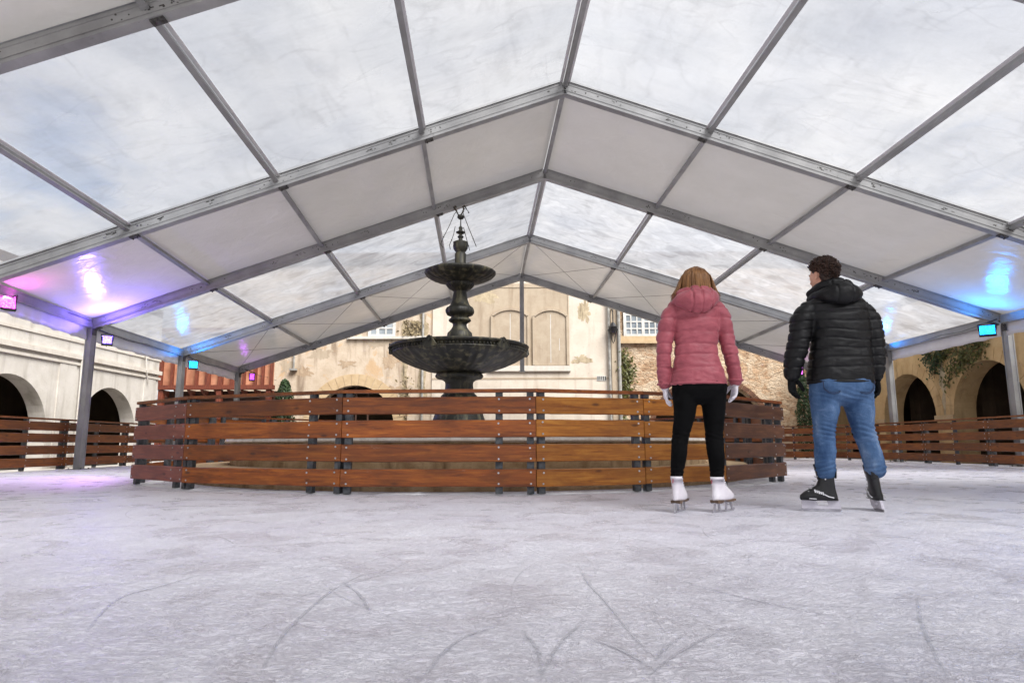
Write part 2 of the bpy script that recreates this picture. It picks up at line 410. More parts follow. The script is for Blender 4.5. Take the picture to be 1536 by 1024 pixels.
def make_denim():
    t = NT('denim'); v = t.coords(); w = t.noise(t.coords((1, 1, 2.2)), 7, 6, 0.6, 1.0)
    fade = t.noise(t.coords((2.4, 2.4, 1.0)), 3.0, 4, 0.55, 0.3); f = t.noise(t.coords((1, 1, 0.25)), 220, 3, 0.7)
    c = t.ramp(fade, [(0.32, srgb(48, 74, 110)), (0.55, srgb(78, 106, 142)), (0.75, srgb(134, 154, 180))])
    c = t.mix(t.ramp(w, [(0.55, 0.0), (0.75, 0.5)]), c, srgb(124, 148, 182))
    c = t.mix(t.ramp(f, [(0.4, 0.25), (0.6, 0.0)]), c, srgb(40, 62, 98))
    return t.done(t.pbr(c, 0.8, 0, t.bump(t.math('ADD', w, t.math('MULTIPLY', f, 0.05)), 0.6, 0.015), 0.2))
def make_hair(name, c1, c2, rough=0.42):
    t = NT(name); n = t.noise(t.coords((60, 60, 3)), 1.0, 4)
    return t.done(t.pbr(t.ramp(n, [(0.3, c1), (0.7, c2)]), rough, 0, None, 0.4))

ALU = make_alu(); WPVC = make_white_pvc(); FILM = make_film('clear_film', False); MILKY = make_film('milky_film', True); ICE = make_ice(); TRACK = make_track()
VALANCE = simple('valance_fabric', srgb(214, 212, 214), srgb(228, 226, 226), 1.5, 0.5, 0, 0.2, 0.01)
ALU_DK = simple('weathered_clamp', srgb(58, 56, 54), srgb(96, 94, 92), 30, 0.6, 0.4)
W_DARK = make_wood('stained_wood_dark', srgb(84, 38, 10), srgb(154, 80, 22), srgb(188, 114, 42))
W_ORANGE = make_wood('stained_wood_orange', srgb(128, 66, 14), srgb(196, 122, 36), srgb(222, 156, 64))
W_PURPLE = make_wood('stained_wood_purplish', srgb(92, 44, 36), srgb(140, 78, 64), srgb(168, 110, 94))  # purplish brown tone for the left end boards of the ring
W_BROWN = make_wood('stained_wood_brown', srgb(66, 38, 22), srgb(112, 72, 48), srgb(150, 108, 78))
W_OUT = make_wood('stained_wood_outer', srgb(84, 40, 12), srgb(142, 78, 26), srgb(172, 106, 44))
STEEL = simple('grey_steel', srgb(58, 62, 66), srgb(98, 101, 104), 14, 0.5, 0.5)
BOLT = simple('bolt_steel', srgb(170, 172, 176), srgb(215, 215, 218), 30, 0.3, 0.6)
BRONZE = make_bronze()
POOL = make_plaster('pool_stone', srgb(150, 124, 92), srgb(206, 182, 148), srgb(92, 70, 48), 0.6, 0.03, 0.8, 2.0)
COPING = make_plaster('coping_stone', srgb(206, 196, 182), srgb(238, 234, 228), srgb(128, 112, 92), 0.5, 0.02, 0.5, 2.0)
PL_WHITE = make_plaster('white_plaster', srgb(182, 176, 166), srgb(200, 195, 187), srgb(118, 108, 94), 0.5, 0.02, 0.65, 1.0)
PL_CREAM = make_plaster('cream_plaster', srgb(190, 178, 162), srgb(204, 194, 180), srgb(132, 114, 96), 0.35, 0.015, 0.6, 0.8)
PL_BEIGE = make_plaster('beige_plaster', srgb(174, 157, 136), srgb(194, 179, 160), srgb(106, 86, 68), 0.5, 0.02, 0.85, 1.2, srgb(184, 154, 118))
PL_YELLOW = make_plaster('ochre_plaster', srgb(178, 148, 104), srgb(200, 172, 130), srgb(112, 90, 62), 0.5, 0.02, 0.65, 1.1)
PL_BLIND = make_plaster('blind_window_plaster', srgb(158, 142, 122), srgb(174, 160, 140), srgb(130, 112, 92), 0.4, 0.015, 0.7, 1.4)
VOUSS = make_plaster('arch_stone', srgb(170, 146, 112), srgb(188, 166, 134), srgb(160, 132, 96), 0.4, 0.015, 0.3, 2.0)
RENDER_PATCH = make_plaster('old_render_patch', srgb(152, 130, 106), srgb(176, 156, 132), srgb(104, 82, 62), 0.6, 0.03, 0.7, 2.5)
MOULD = make_plaster('moulding_plaster', srgb(186, 178, 166), srgb(202, 196, 186), srgb(160, 148, 130), 0.4, 0.01, 0.5, 2.0)
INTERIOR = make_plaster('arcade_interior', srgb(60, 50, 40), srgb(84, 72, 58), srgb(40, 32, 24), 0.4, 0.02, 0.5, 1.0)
MOLD_R = make_plaster('grey_damp', srgb(150, 136, 112), srgb(190, 174, 146), srgb(96, 84, 66), 0.5, 0.02, 0.8, 3.0)
MOLD = make_plaster('mould_stain', srgb(128, 114, 92), srgb(186, 170, 142), srgb(62, 54, 42), 0.6, 0.03, 0.9, 3.0)
RUBBLE = make_rubble()
RED_WOOD = simple('red_timber', srgb(80, 34, 20), srgb(118, 56, 34), 5, 0.65, 0, 0.3, 0.006, stretch=(8, 8, 1))
ORANGE_PANEL = simple('terracotta_panel', srgb(150, 96, 70), srgb(184, 128, 98), 2.5, 0.8)
DARK_WOOD = simple('dark_timber', srgb(44, 28, 20), srgb(74, 46, 32), 5, 0.7, 0, 0.3)
PAVE = simple('paving_stone', srgb(176, 170, 162), srgb(204, 200, 194), 1.5, 0.9, 0, 0.4, 0.02)
PIPE = simple('pipe_metal', srgb(128, 126, 120), srgb(164, 162, 156), 6, 0.55, 0.2)
PAINT_W = simple('white_paint', srgb(178, 176, 170), srgb(200, 198, 192), 6, 0.5)
GLASS_D = simple('window_glass', srgb(104, 112, 118), srgb(150, 156, 160), 1.2, 0.12, 0, 0.05, 0.01, 0.7)
DARK_GLASS = simple('dark_glass', srgb(40, 42, 44), srgb(64, 64, 64), 2, 0.15, 0, 0.05)
LEAF_D = make_leaf('leaf_dark', srgb(24, 42, 20), srgb(52, 78, 36))
LEAF_O = make_leaf('leaf_olive', srgb(58, 62, 24), srgb(104, 104, 46))
BARK = simple('bark', srgb(64, 50, 36), srgb(98, 80, 60), 18, 0.9, 0, 0.5)
BLACK_PL = simple('black_plastic', srgb(18, 18, 20), srgb(34, 34, 36), 20, 0.4)
PIPE_DK = simple('dark_copper', srgb(36, 34, 28), srgb(66, 58, 44), 20, 0.45, 0.5)

# ------------------------------------------------------------------ world, sun
SUN_EL, SUN_AZ = math.radians(50), math.radians(140)     # high, behind the camera, a little to the right
wd = bpy.data.worlds.new('World'); SC.world = wd; wd.use_nodes = True
wt = wd.node_tree; wt.nodes.clear()
def wn(typ): return wt.nodes.new(typ)
wo = wn('ShaderNodeOutputWorld'); bg = wn('ShaderNodeBackground'); wt.links.new(bg.outputs[0], wo.inputs[0])
sky = wn('ShaderNodeTexSky'); sky.sky_type = 'NISHITA'; sky.sun_disc = False; sky.sun_elevation = SUN_EL; sky.sun_rotation = SUN_AZ
sky.air_density = 1.0; sky.dust_density = 2.0
tc = wn('ShaderNodeTexCoord')
# cloud deck: project the direction on a flat layer overhead
sep = wn('ShaderNodeSeparateXYZ'); wt.links.new(tc.outputs['Generated'], sep.inputs[0])
zc = wn('ShaderNodeMath'); zc.operation = 'MAXIMUM'; zc.inputs[1].default_value = 0.06; wt.links.new(sep.outputs['Z'], zc.inputs[0])
dv = wn('ShaderNodeVectorMath'); dv.operation = 'DIVIDE'; wt.links.new(tc.outputs['Generated'], dv.inputs[0])
cz = wn('ShaderNodeCombineXYZ')
for k in range(3): wt.links.new(zc.outputs[0], cz.inputs[k])
wt.links.new(cz.outputs[0], dv.inputs[1])
def wnoise(scale, detail, rough, dist, off=0):
    mp = wn('ShaderNodeMapping'); mp.inputs['Location'].default_value = (off, off*1.7, 0); mp.inputs['Scale'].default_value = (1, 1, 0.0)
    wt.links.new(dv.outputs[0], mp.inputs[0])
    n = wn('ShaderNodeTexNoise'); n.inputs['Scale'].default_value = scale; n.inputs['Detail'].default_value = detail
    n.inputs['Roughness'].default_value = rough; n.inputs['Distortion'].default_value = dist
    wt.links.new(mp.outputs[0], n.inputs['Vector']); return n.outputs['Fac']
def wramp(fac, stops):
    r = wn('ShaderNodeValToRGB'); e = r.color_ramp.elements
    while len(e) > 1: e.remove(e[-1])
    for i, (p, c) in enumerate(stops):
        if i == 0: e[0].position = p; e[0].color = c
        else: k = e.new(p); k.color = c
    wt.links.new(fac, r.inputs['Fac']); return r.outputs['Color']
n1 = wnoise(1.1, 8, 0.58, 0.4, 3.1); n2 = wnoise(0.8, 5, 0.55, 0.3, 8.4)
shade = wramp(n1, [(0.30, (0.48, 0.51, 0.58, 1)), (0.46, (0.78, 0.80, 0.84, 1)), (0.64, (1.12, 1.11, 1.10, 1))])
cover = wramp(n2, [(0.36, (0.35, 0.35, 0.35, 1)), (0.46, (1, 1, 1, 1))])
sc_ = wn('ShaderNodeVectorMath'); sc_.operation = 'SCALE'; wt.links.new(shade, sc_.inputs[0]); sc_.inputs['Scale'].default_value = 5.4
mx = wn('ShaderNodeMix'); mx.data_type = 'RGBA'; wt.links.new(cover, mx.inputs['Factor']); wt.links.new(sky.outputs[0], mx.inputs[6]); wt.links.new(sc_.outputs[0], mx.inputs[7])
wt.links.new(mx.outputs[2], bg.inputs['Color']); bg.inputs['Strength'].default_value = 0.10

sd = bpy.data.lights.new('sun', 'SUN'); sun = bpy.data.objects.new('sun', sd); COL.objects.link(sun)
sd.energy = 4.8; sd.angle = math.radians(36); sd.color = (1.0, 0.98, 0.96)
sdir = Vector((math.sin(SUN_AZ)*math.cos(SUN_EL), math.cos(SUN_AZ)*math.cos(SUN_EL), math.sin(SUN_EL)))
sun.rotation_euler = sdir.to_track_quat('Z', 'Y').to_euler(); sun.location = (0, 0, 40)

SC.view_settings.view_transform = 'Standard'; SC.view_settings.look = 'None'; SC.view_settings.exposure = 0.9; SC.view_settings.gamma = 1
SC.render.engine = 'CYCLES'; SC.cycles.use_denoising = True; SC.cycles.max_bounces = 9; SC.cycles.diffuse_bounces = 5
SC.cycles.transparent_max_bounces = 12; SC.cycles.caustics_reflective = False; SC.cycles.caustics_refractive = False
SC.cycles.sample_clamp_indirect = 6

# ------------------------------------------------------------------ ground, ice
g = MB(); g.quad((-150, -150, -0.06), (150, -150, -0.06), (150, 200, -0.06), (-150, 200, -0.06))
tag(g.build('ground', PAVE), 'pale paved town square around the ice rink', 'ground', kind='structure')
g = MB(); g.box(-9.75, 11.3, -11, 23.6, -0.055, 0.0)
tag(g.build('ice', ICE), 'scratched pale grey ice surface of the rink', 'ice', kind='structure')

# skate tracks: shallow grooves cut in the ice
trk = MB(); uvl = trk.bm.loops.layers.uv.new('UVMap')
def ribbon(pts, w, strength=1.0):
    pts = [Vector((p[0], p[1], 0.003)) for p in pts]
    sm = []
    for i in range(len(pts)-1):
        p0, p1, p2, p3 = pts[max(i-1, 0)], pts[i], pts[i+1], pts[min(i+2, len(pts)-1)]
        for k in range(10):
            t = k/10
            sm.append(0.5*((p1*2)+(p2-p0)*t+(p0*2-p1*5+p2*4-p3)*t*t+(p1*3-p0-p2*3+p3)*t**3))
    sm.append(pts[-1]); N = len(sm); rows = []
    for i, p in enumerate(sm):
        t = (sm[min(i+1, N-1)]-sm[max(i-1, 0)]).normalized(); s_ = Vector((-t.y, t.x, 0))
        tp = math.sin(PI*min(max(i/(N-1), 0.03), 0.97))**0.5
        ww = w*(0.5+0.5*tp)*random.uniform(0.85, 1.15)
        rows.append((trk.bm.verts.new(p+s_*ww/2), trk.bm.verts.new(p-s_*ww/2), tp*strength))
    for A, B in zip(rows, rows[1:]):
        f = trk.bm.faces.new((A[0], A[1], B[1], B[0]))
        for lp, (u, v) in zip(f.loops, ((A[2], 0), (A[2], 1), (B[2], 1), (B[2], 0))): lp[uvl].uv = (u, v)
for px in ([(388, 1015), (420, 960), (455, 922), (500, 885), (545, 862)], [(512, 872), (540, 893), (556, 922)],
           [(130, 948), (160, 912), (190, 893), (240, 880), (300, 862)], [(868, 845), (880, 872), (910, 905), (950, 955), (985, 988)],
           [(975, 1014), (1010, 985), (1050, 962), (1090, 940)], [(862, 952), (910, 967), (950, 985), (990, 1012)],
           [(1376, 895), (1380, 925), (1395, 965), (1425, 1022)], [(1010, 868), (1090, 890), (1200, 915), (1345, 938)],
           [(640, 1012), (665, 980), (700, 955), (760, 935)], [(783, 945), (806, 975), (812, 1012)], [(880, 930), (840, 965), (812, 1015)],
           [(300, 806), (330, 806), (352, 816)], [(985, 990), (1000, 970), (1030, 950)]):
    ribbon([on_ground(*p) for p in px], 0.014 + 0.006*random.random(), 1.0)
for k in range(240):
    Y = random.uniform(1.2, 6.4) if k < 190 else random.uniform(6, 12); X = random.uniform(-1.0, 1.0)*Y*0.85
    if k >= 190: X = random.choice((-1, 1))*random.uniform(5.2, 9)
    a = random.uniform(0, 2*PI); R = random.uniform(0.4, 2.4); L = random.uniform(0.25, 0.9)
    ribbon([(X + R*math.cos(a+L*j/4), Y + R*math.sin(a+L*j/4)) for j in range(5)], random.uniform(0.004, 0.012), random.uniform(0.2, 0.55))
tag(trk.build('skate_tracks', TRACK, recalc=False), 'grey curved skate marks scored in the ice', 'skate marks', kind='stuff')

# ------------------------------------------------------------------ marquee tent
# frame: y, ridge (x,z), left eave (x,z), right eave (x,z)
FR = [(-6.4, (1.75, 6.95), (-8.3, 3.55), (11.75, 3.55)), (-2.0, (1.52, 6.88), (-8.45, 3.47), (11.55, 3.47)), (2.2, (1.32, 6.81), (-8.68, 3.40), (11.32, 3.40)),
      (6.435, (1.126, 6.743), (-8.874, 3.333), (11.117, 3.331)), (10.938, (0.897, 6.701), (-9.084, 3.264), (10.896, 3.19)),
      (14.534, (0.706, 6.632), (-9.357, 3.175), (10.714, 3.21)), (18.761, (0.455, 6.44), (-9.435, 3.118), (10.555, 3.19)),
      (23.224, (0.263, 6.442), (-9.669, 3.114), (10.373, 3.137))]
WHITE_BAYS = {0: True, 1: False, 2: True, 3: False, 4: True, 5: False, 6: True}
tent = thing('marquee_tent', 'aluminium framed marquee with clear and white roof bays over the ice rink', 'tent', (0.9, 8.0, 0))
def tp(o): return adopt(tent, o)
def ffr(k): return FR[k]
def node(k, j):
    """j = -4..4 across the roof of frame k: centre of the rafter"""
    y, r, l, e = FR[k]; s = l if j < 0 else e; t = abs(j)/4
    return Vector((r[0]*(1-t)+s[0]*t, y, r[1]*(1-t)+s[1]*t))
def nrm(k, sgn):
    y, r, l, e = FR[k]; s = l if sgn < 0 else e
    d = Vector((s[0]-r[0], 0, s[1]-r[1])).normalized()
    n_ = Vector((-d.z, 0, d.x)); return n_ if n_.z > 0 else -n_
for k in range(len(FR)):
    for sg in (-1, 1):
        n_ = nrm(k, sg); a = node(k, 0); b = node(k, 4*sg); d = (b-a).normalized()
        m = MB()
        m.bar(a + d*0.0, b - d*0.02, 0.10, 0.20, n_)                       # web
        m.bar(a + d*0.005, b - d*0.02, 0.145, 0.032, n_, 0.116)            # flanges
        m.bar(a + d*0.005, b - d*0.02, 0.145, 0.032, n_, -0.116)
        m.bar(a + d*0.02, b - d*0.03, 0.115, 0.012, n_, 0.055)             # ribs of the extrusion
        m.bar(a + d*0.02, b - d*0.03, 0.115, 0.012, n_, -0.06)
        m.mi = 1
        L = (b-a).length
        for j in range(0, 5):                                              # bolts by every purlin
            for q in range(9 if j else 7):
                s_ = L*j/4 + random.choice((-1, 1))*random.uniform(0.08, 0.42 + (0.3 if j == 0 else 0))
                if s_ < 0.08 or s_ > L-0.1: continue
                c = a + d*s_ + n_*random.uniform(-0.05, 0.06)
                for fy in (-1, 1):
                    m.disc(c + Vector((0, fy*0.049, 0)), (0, fy, 0), random.choice((0.008, 0.011, 0.014)), 0.006, 6)
            if j:
                s_ = L*j/4 - 0.02
                m.obox(a + d*(s_-0.06) - n_*0.143, d*0.075, Vector((0, 0.05, 0)), n_*0.011)
                m.tube([a + d*(s_-0.02) - n_*0.14, a + d*(s_-0.02) - n_*0.185], 0.012, 6)
                m.tube([a + d*(s_-0.10) - n_*0.14, a + d*(s_-0.10) - n_*0.175], 0.010, 6)
        for q in range(5):                                                 # scuffs and worn stencil marks
            s_ = random.uniform(0.8, L-0.8); w_ = random.uniform(0.05, 0.16)
            for e_ in range(6):
                c = a + d*(s_ + random.uniform(-w_, w_)) + n_*random.uniform(-0.028, 0.03) + Vector((0, -0.0515, 0))
                m.obox(c, d*random.uniform(0.006, 0.03), Vector((0, 0.001, 0)), n_*random.uniform(0.003, 0.010))
        tp(m.build('rafter', [ALU, ALU_DK]))
    # posts
    for sg in (-1, 1):
        e = node(k, 4*sg); x = e.x + 0.02*sg; y = FR[k][0]
        if k == 5 and sg > 0: x += 0.12
        m = MB(); m.box(x-0.055, x+0.055, y-0.085, y+0.085, 0.012, e.z-0.02)
        for fx in (-1, 1):
            for fy in (-1, 1): m.box(x+fx*0.052-0.014, x+fx*0.052+0.014, y+fy*0.085-0.010, y+fy*0.085+0.010, 0.014, e.z-0.06)
        m.box(x-0.17, x+0.17, y-0.17, y+0.17, 0.001, 0.012)
        m.mi = 1
        for fx in (-1, 1):
            for fy in (-1, 1): m.disc((x+fx*0.13, y+fy*0.13, 0.012), (0, 0, 1), 0.014, 0.02)
        m.tube([(x-0.1*sg, y-0.06, e.z-0.16), (x-0.2*sg, y-0.05, e.z-0.05)], 0.018, 6)
        m.obox((x-0.1*sg, y-0.05, e.z-0.2), (0.012, 0, 0), (0, 0.06, 0), (0, 0, 0.07))
        tp(m.build('post', [ALU, ALU_DK]))
# purlins, eave beams, valance, roof membrane per bay
for k in range(len(FR)-1):
    for j in range(-4, 5):
        a = node(k, j); b = node(k+1, j); d = (b-a).normalized()
        if abs(j) == 4:
            sg = 1 if j > 0 else -1
            m = MB(); up = Vector((0, 0, 1)); a2 = a + Vector((0, 0.07, -0.02)); b2 = b + Vector((0, -0.07, -0.02))
            m.bar(a2, b2, 0.08, 0.14, up); m.bar(a2, b2, 0.11, 0.022, up, 0.08); m.bar(a2, b2, 0.11, 0.022, up, -0.08)
            tp(m.build('eave_beam', ALU))
            # valance cloth hanging under the eave
            m = MB(); N = 40; rows = []
            for i in range(N+1):
                t = i/N; p = a2.lerp(b2, t) + Vector((sg*0.062, 0, -0.03))
                row = []
                for q in range(4):
                    z = -0.33*q/3
                    w_ = 0.018*math.sin(i*1.7+k)*q/3 + 0.012*math.sin(i*0.6+2*k)*q/3
                    row.append(m.bm.verts.new(p + Vector((w_, 0, z + (0.01*math.sin(i*0.9) if q == 3 else 0)))))
                rows.append(row)
            for A, B in zip(rows, rows[1:]):
                for q in range(3): m.face((A[q], B[q], B[q+1], A[q+1]))
            o = m.build('valance', VALANCE, smooth=True, recalc=False)
            so = o.modifiers.new('thick', 'SOLIDIFY'); so.thickness = 0.003
            tp(o)
        else:
            n_ = (nrm(k, -1) + nrm(k, 1)).normalized() if j == 0 else nrm(k, j)
            m = MB(); a2 = a + d*0.052; b2 = b - d*0.052
            m.bar(a2, b2, 0.062, 0.085, n_, 0.035); m.bar(a2, b2, 0.078, 0.014, n_, 0.0)
            m.bar(a2, a2 + d*0.05, 0.088, 0.05, n_, 0.012); m.bar(b2 - d*0.05, b2, 0.088, 0.05, n_, 0.012)
            tp(m.build('purlin', [ALU, ALU_DK]))
            if not WHITE_BAYS[k]:
                m = MB()
                sd_ = d.cross(n_)
                for q in ((-1, 1) if j == 0 else ((1 if (sd_.x*j < 0) else -1),)):
                    m.bar(a2, b2, 0.055, 0.005, n_, 0.072, 0.066*q)
                tp(m.build('fabric_welt', VALANCE))
    for sg in (-1, 1):
        n0, n1_ = nrm(k, sg), nrm(k+1, sg)
        NU, NV = 24, 32; m = MB(); grid = []
        for u in range(NU+1):
            row = []
            for v in range(NV+1):
                t = v/NV*4
                p0 = node(k, sg*t) + n0*0.10 + Vector((0, 0.05, 0)); p1 = node(k+1, sg*t) + n1_*0.10 + Vector((0, -0.05, 0))
                p = p0.lerp(p1, u/NU)
                ed = math.sin(PI*u/NU)*(abs(math.sin(PI*t)) if True else 1)
                nz = mnoise.noise(Vector((p.x*0.8, p.y*0.8, k*3.1)))*0.6 + mnoise.noise(Vector((p.x*2.3, p.y*1.4, k*5.7)))*0.4
                row.append(m.bm.verts.new(p + n0*(ed*(nz*0.035 + 0.012) + 0.0)))
            grid.append(row)
        for u in range(NU):
            for v in range(NV): m.face((grid[u][v], grid[u+1][v], grid[u+1][v+1], grid[u][v+1]))
        tp(m.build('roof_fabric' if WHITE_BAYS[k] else 'clear_roof_film', WPVC if WHITE_BAYS[k] else (MILKY if k == 5 else FILM), smooth=True, recalc=False))
    if k in (4, 6):
        m = MB()
        for j in range(-4, 4):
            for (p, q) in ((node(k, j), node(k+1, j+1)), (node(k, j+1), node(k+1, j))):
                mid = (p+q)/2 + Vector((0, 0, -0.03))
                m.tube([p + Vector((0, 0.06, -0.02)), mid, q + Vector((0, -0.06, -0.02))], 0.005, 5)
        if k == 6: tp(m.build('bracing_cable', ALU_DK))
        else: m.bm.free()
# king post hanging in the far gable
r = node(7, 0); low = at(785, 556, 23.22)
m = MB(); m.box(r.x-0.075, r.x+0.075, 23.15, 23.30, low.z, r.z-0.1); m.box(r.x-0.1, r.x+0.1, 23.13, 23.32, low.z-0.04, low.z-0.0005)
tp(m.build('gable_post', ALU))

# ------------------------------------------------------------------ floodlights
def floodlight(px, py, Y, w, h, col, estr, watts, label, aim, out, size=0.2):
    c = at(px, py, Y); root = thing('floodlight', label, 'floodlight', c, 'coloured floodlights on the tent frame')
    fwd = (Vector((0, 0, HC+0.5)) - c); fwd.z *= 0.4; fwd = (fwd.normalized() + Vector(aim)*0.35).normalized()
    sx = fwd.cross(Vector((0, 0, 1))).normalized(); uz = sx.cross(fwd)
    m = MB(); m.obox(c - fwd*0.045, sx*(w/2+0.02), fwd*0.035, uz*(h/2+0.02))
    for i in range(5): m.obox(c - fwd*0.095 + sx*(w*(i-2)/5), sx*0.006, fwd*0.018, uz*h*0.42)
    m.obox(c + uz*(h/2+0.008) + fwd*0.004, sx*(w/2+0.02), fwd*0.016, uz*0.008); m.obox(c - uz*(h/2+0.008) + fwd*0.004, sx*(w/2+0.02), fwd*0.016, uz*0.008)
    adopt(root, m.build('housing', BLACK_PL))
    m = MB(); m.obox(c - fwd*0.004, sx*w/2, fwd*0.004, uz*h/2)
    adopt(root, m.build('lens', make_emit('lamp_glow', col, estr)))
    m = MB(); o_ = Vector(out)
    for s_ in (-1, 1): m.tube([c - fwd*0.045 + sx*s_*(w/2+0.02), c - fwd*0.04 + sx*s_*(w/2+0.035) + uz*(h/2+0.05), c + uz*(h/2+0.09) - fwd*0.05], 0.010, 6)
    m.tube([c + uz*(h/2+0.09) - fwd*0.05, c + uz*(h/2+0.12) + o_], 0.014, 6)
    adopt(root, m.build('bracket', BLACK_PL))
    m = MB(); sgn = -1 if c.x < 0 else 1
    e0 = c - fwd*0.10; z_e = e0.z + 0.22
    m.tube([e0, e0 + Vector((0.03*sgn, 0.04, -0.10)), e0 + Vector((0.07*sgn, 0.10, 0.04)), Vector((e0.x + 0.05*sgn, e0.y + 0.25, z_e - 0.02)), Vector((e0.x + 0.04*sgn, e0.y + 0.9, z_e - 0.07)), Vector((e0.x + 0.02*sgn, e0.y + 1.6, z_e - 0.03)), Vector((e0.x, e0.y + 2.4, z_e - 0.08))], 0.007, 6)
    adopt(root, m.build('cable', BLACK_PL, smooth=True))
    ld = bpy.data.lights.new('lamp_light', 'AREA'); ld.shape = 'RECTANGLE'; ld.size = w; ld.size_y = h; ld.energy = watts; ld.color = col[:3]
    lo = bpy.data.objects.new('lamp_light', ld); COL.objects.link(lo)
    lo.location = c + fwd*0.03 + Vector((0, 0, 0.02))
    lo.rotation_euler = (-Vector(aim)).to_track_quat('Z', 'Y').to_euler()
    adopt(root, lo)
    return root
MAG = (1.0, 0.08, 0.85, 1); VIO = (0.20, 0.13, 1.0, 1); CYA = (0.01, 0.27, 1.0, 1)
floodlight(11, 453, 11.75, 0.24, 0.24, MAG, 6, 12, 'magenta floodlight on the left eave at the edge of the photo', (0.35, 0.35, 0.85), (-0.12, 0, 0.04))
VIOLET_LAMP = floodlight(161, 510, 14.3, 0.17, 0.17, VIO, 7, 60, 'violet white floodlight on the nearest left tent post', (0.30, -0.30, 0.9), (-0.25, 0.1, 0.05))
floodlight(290, 547, 18.5, 0.2, 0.19, CYA, 8, 42, 'cyan floodlight on the second left tent post above the ring barrier', (0.3, -0.1, 0.9), (-0.2, 0.1, 0.05))
floodlight(378, 565, 23.0, 0.14, 0.22, (0.55, 0.1, 1, 1), 2.5, 1.0, 'small purple floodlight on the farthest left tent post by the red timber balcony', (0.3, -0.3, 0.9), (-0.3, 0.1, 0.05))
floodlight(1481, 495, 14.25, 0.27, 0.2, CYA, 9, 22, 'bright blue floodlight on the right tent post near the photo edge', (-0.30, -0.30, 0.9), (0.3, 0.1, 0.05))
floodlight(1199, 556, 22.9, 0.2, 0.26, (0.85, 0.15, 1, 1), 2.5, 1.0, 'purple floodlight on the far right tent post, half hidden by the black glove', (-0.3, -0.3, 0.9), (0.25, 0.1, 0.05))
floodlight(1320, 530, 18.5, 0.19, 0.16, CYA, 8, 42, 'blue floodlight on the middle right tent post, hidden by the arm of the black jacket', (-0.3, -0.1, 0.9), (0.15, 0.1, 0.05))

# the violet lamp also throws a low beam across the ice
spd = bpy.data.lights.new('lamp_beam', 'SPOT'); spd.energy = 420; spd.color = (0.62, 0.22, 1.0); spd.spot_size = math.radians(30); spd.spot_blend = 0.9; spd.shadow_soft_size = 0.08
spo = bpy.data.objects.new('lamp_beam', spd); COL.objects.link(spo); c = at(161, 510, 14.3) + Vector((0.1, -0.1, 0)); spo.location = c
spo.rotation_euler = (c - on_ground(60, 720)).to_track_quat('Z', 'Y').to_euler(); adopt(VIOLET_LAMP, spo)
# ------------------------------------------------------------------ wooden barriers
BOARDS = [(0.08, 0.258), (0.33, 0.508), (0.572, 0.75), (0.812, 0.99)]
def board(root, p, q, z0, z1, out, mat, bolts):
    """one horizontal plank between p and q (outer face line), local x along the plank"""
    p = Vector((p[0], p[1], 0)); q = Vector((q[0], q[1], 0)); t = (q-p); L = t.length; t /= L; out = Vector(out)
    jz = random.uniform(-0.004, 0.004); tw = random.uniform(-0.003, 0.003)
    m = MB(); h = (z1-z0)/2; nx = 14; rows = []
    for i in range(nx+1):
        x = -L/2 + 0.004 + (L-0.008)*i/nx; w_ = 0.0018*math.sin(i*1.3+z0*40)
        rows.append([m.bm.verts.new((x, yy, zz + w_*0.7)) for yy, zz in ((0.036, -h), (0.036, h), (0.032, h+0.0), (0.004, h-0.004), (0.0, h-0.009), (0.0, -h+0.009), (0.004, -h+0.004))])
    for A, B in zip(rows, rows[1:]):
        for i in range(7): m.face((A[i], A[(i+1)%7], B[(i+1)%7], B[i]))
    m.face(rows[0]); m.face(rows[-1][::-1])
    m.mi = 1
    for bx in bolts:
        for bz in (-0.5, 0.5):
            m.disc((bx*L - L/2 + random.uniform(-0.006, 0.006), 0.0005, bz*h*1.25 + random.uniform(-0.006, 0.006)), (0, -1, 0), 0.010, 0.007, 7)
    o = m.build('board', [mat, BOLT])
    # local -y faces out
    ydir = -out; o.parent = root; o.matrix_parent_inverse = Matrix.Translation(-Vector(root.location)); o.matrix_basis = Matrix(((t.x, ydir.x, 0, (p.x+q.x)/2), (t.y, ydir.y, 0, (p.y+q.y)/2), (0, 0, 1, (z0+z1)/2 + jz), (0, 0, 0, 1)))
    return o
def barrier(root, verts, outs, mats, closed=False, zs=1.0, postfr=(0.03, 0.17, 0.83, 0.97), railmat=W_DARK, rail_out=0.0, rail_break=False):
    n = len(verts); segs = range(n if closed else n-1)
    for i in segs:
        p = Vector((*verts[i], 0)); q = Vector((*verts[(i+1) % n], 0)); out = Vector(outs(p, q)); t = (q-p).normalized(); L = (q-p).length
        fr = postfr if L > 1.5 else (0.06, 0.94)
        if random.random() < 0.5 and L > 1.5 and len(fr) == 4: fr = (fr[0], fr[2]-0.02, fr[3])
        gap = t*0.0
        for (z0, z1) in BOARDS:
            # ends butt a few mm short of the neighbours
            board(root, p + gap, q - gap, z0*zs, z1*zs, out, mats[i % len(mats)], fr)
        for f_ in fr:
            c = p + t*L*f_ - out*0.0665
            m = MB(); m.obox((c.x, c.y, 0.52*zs), t*0.036, out*0.03, Vector((0, 0, 0.51*zs)))
            adopt(root, m.build('post', STEEL))
        m = MB(); o1 = out*0.02
        m.bar(p + Vector((0, 0, 1.048*zs)) - out*0.05, q + Vector((0, 0, 1.048*zs)) - out*0.05, 0.085, 0.034, (0, 0, 1))
        adopt(root, m.build('handrail', railmat))
RC = Vector((-0.62, 11.85, 0))
ring = [(-4.95, 8.72), (-3.80, 7.73), (-1.78, 6.90), (0.215, 6.81), (1.385, 7.2), (2.40, 7.72), (3.62, 9.05)]
ang = [math.atan2(p[1]-RC.y, p[0]-RC.x) for p in ring]
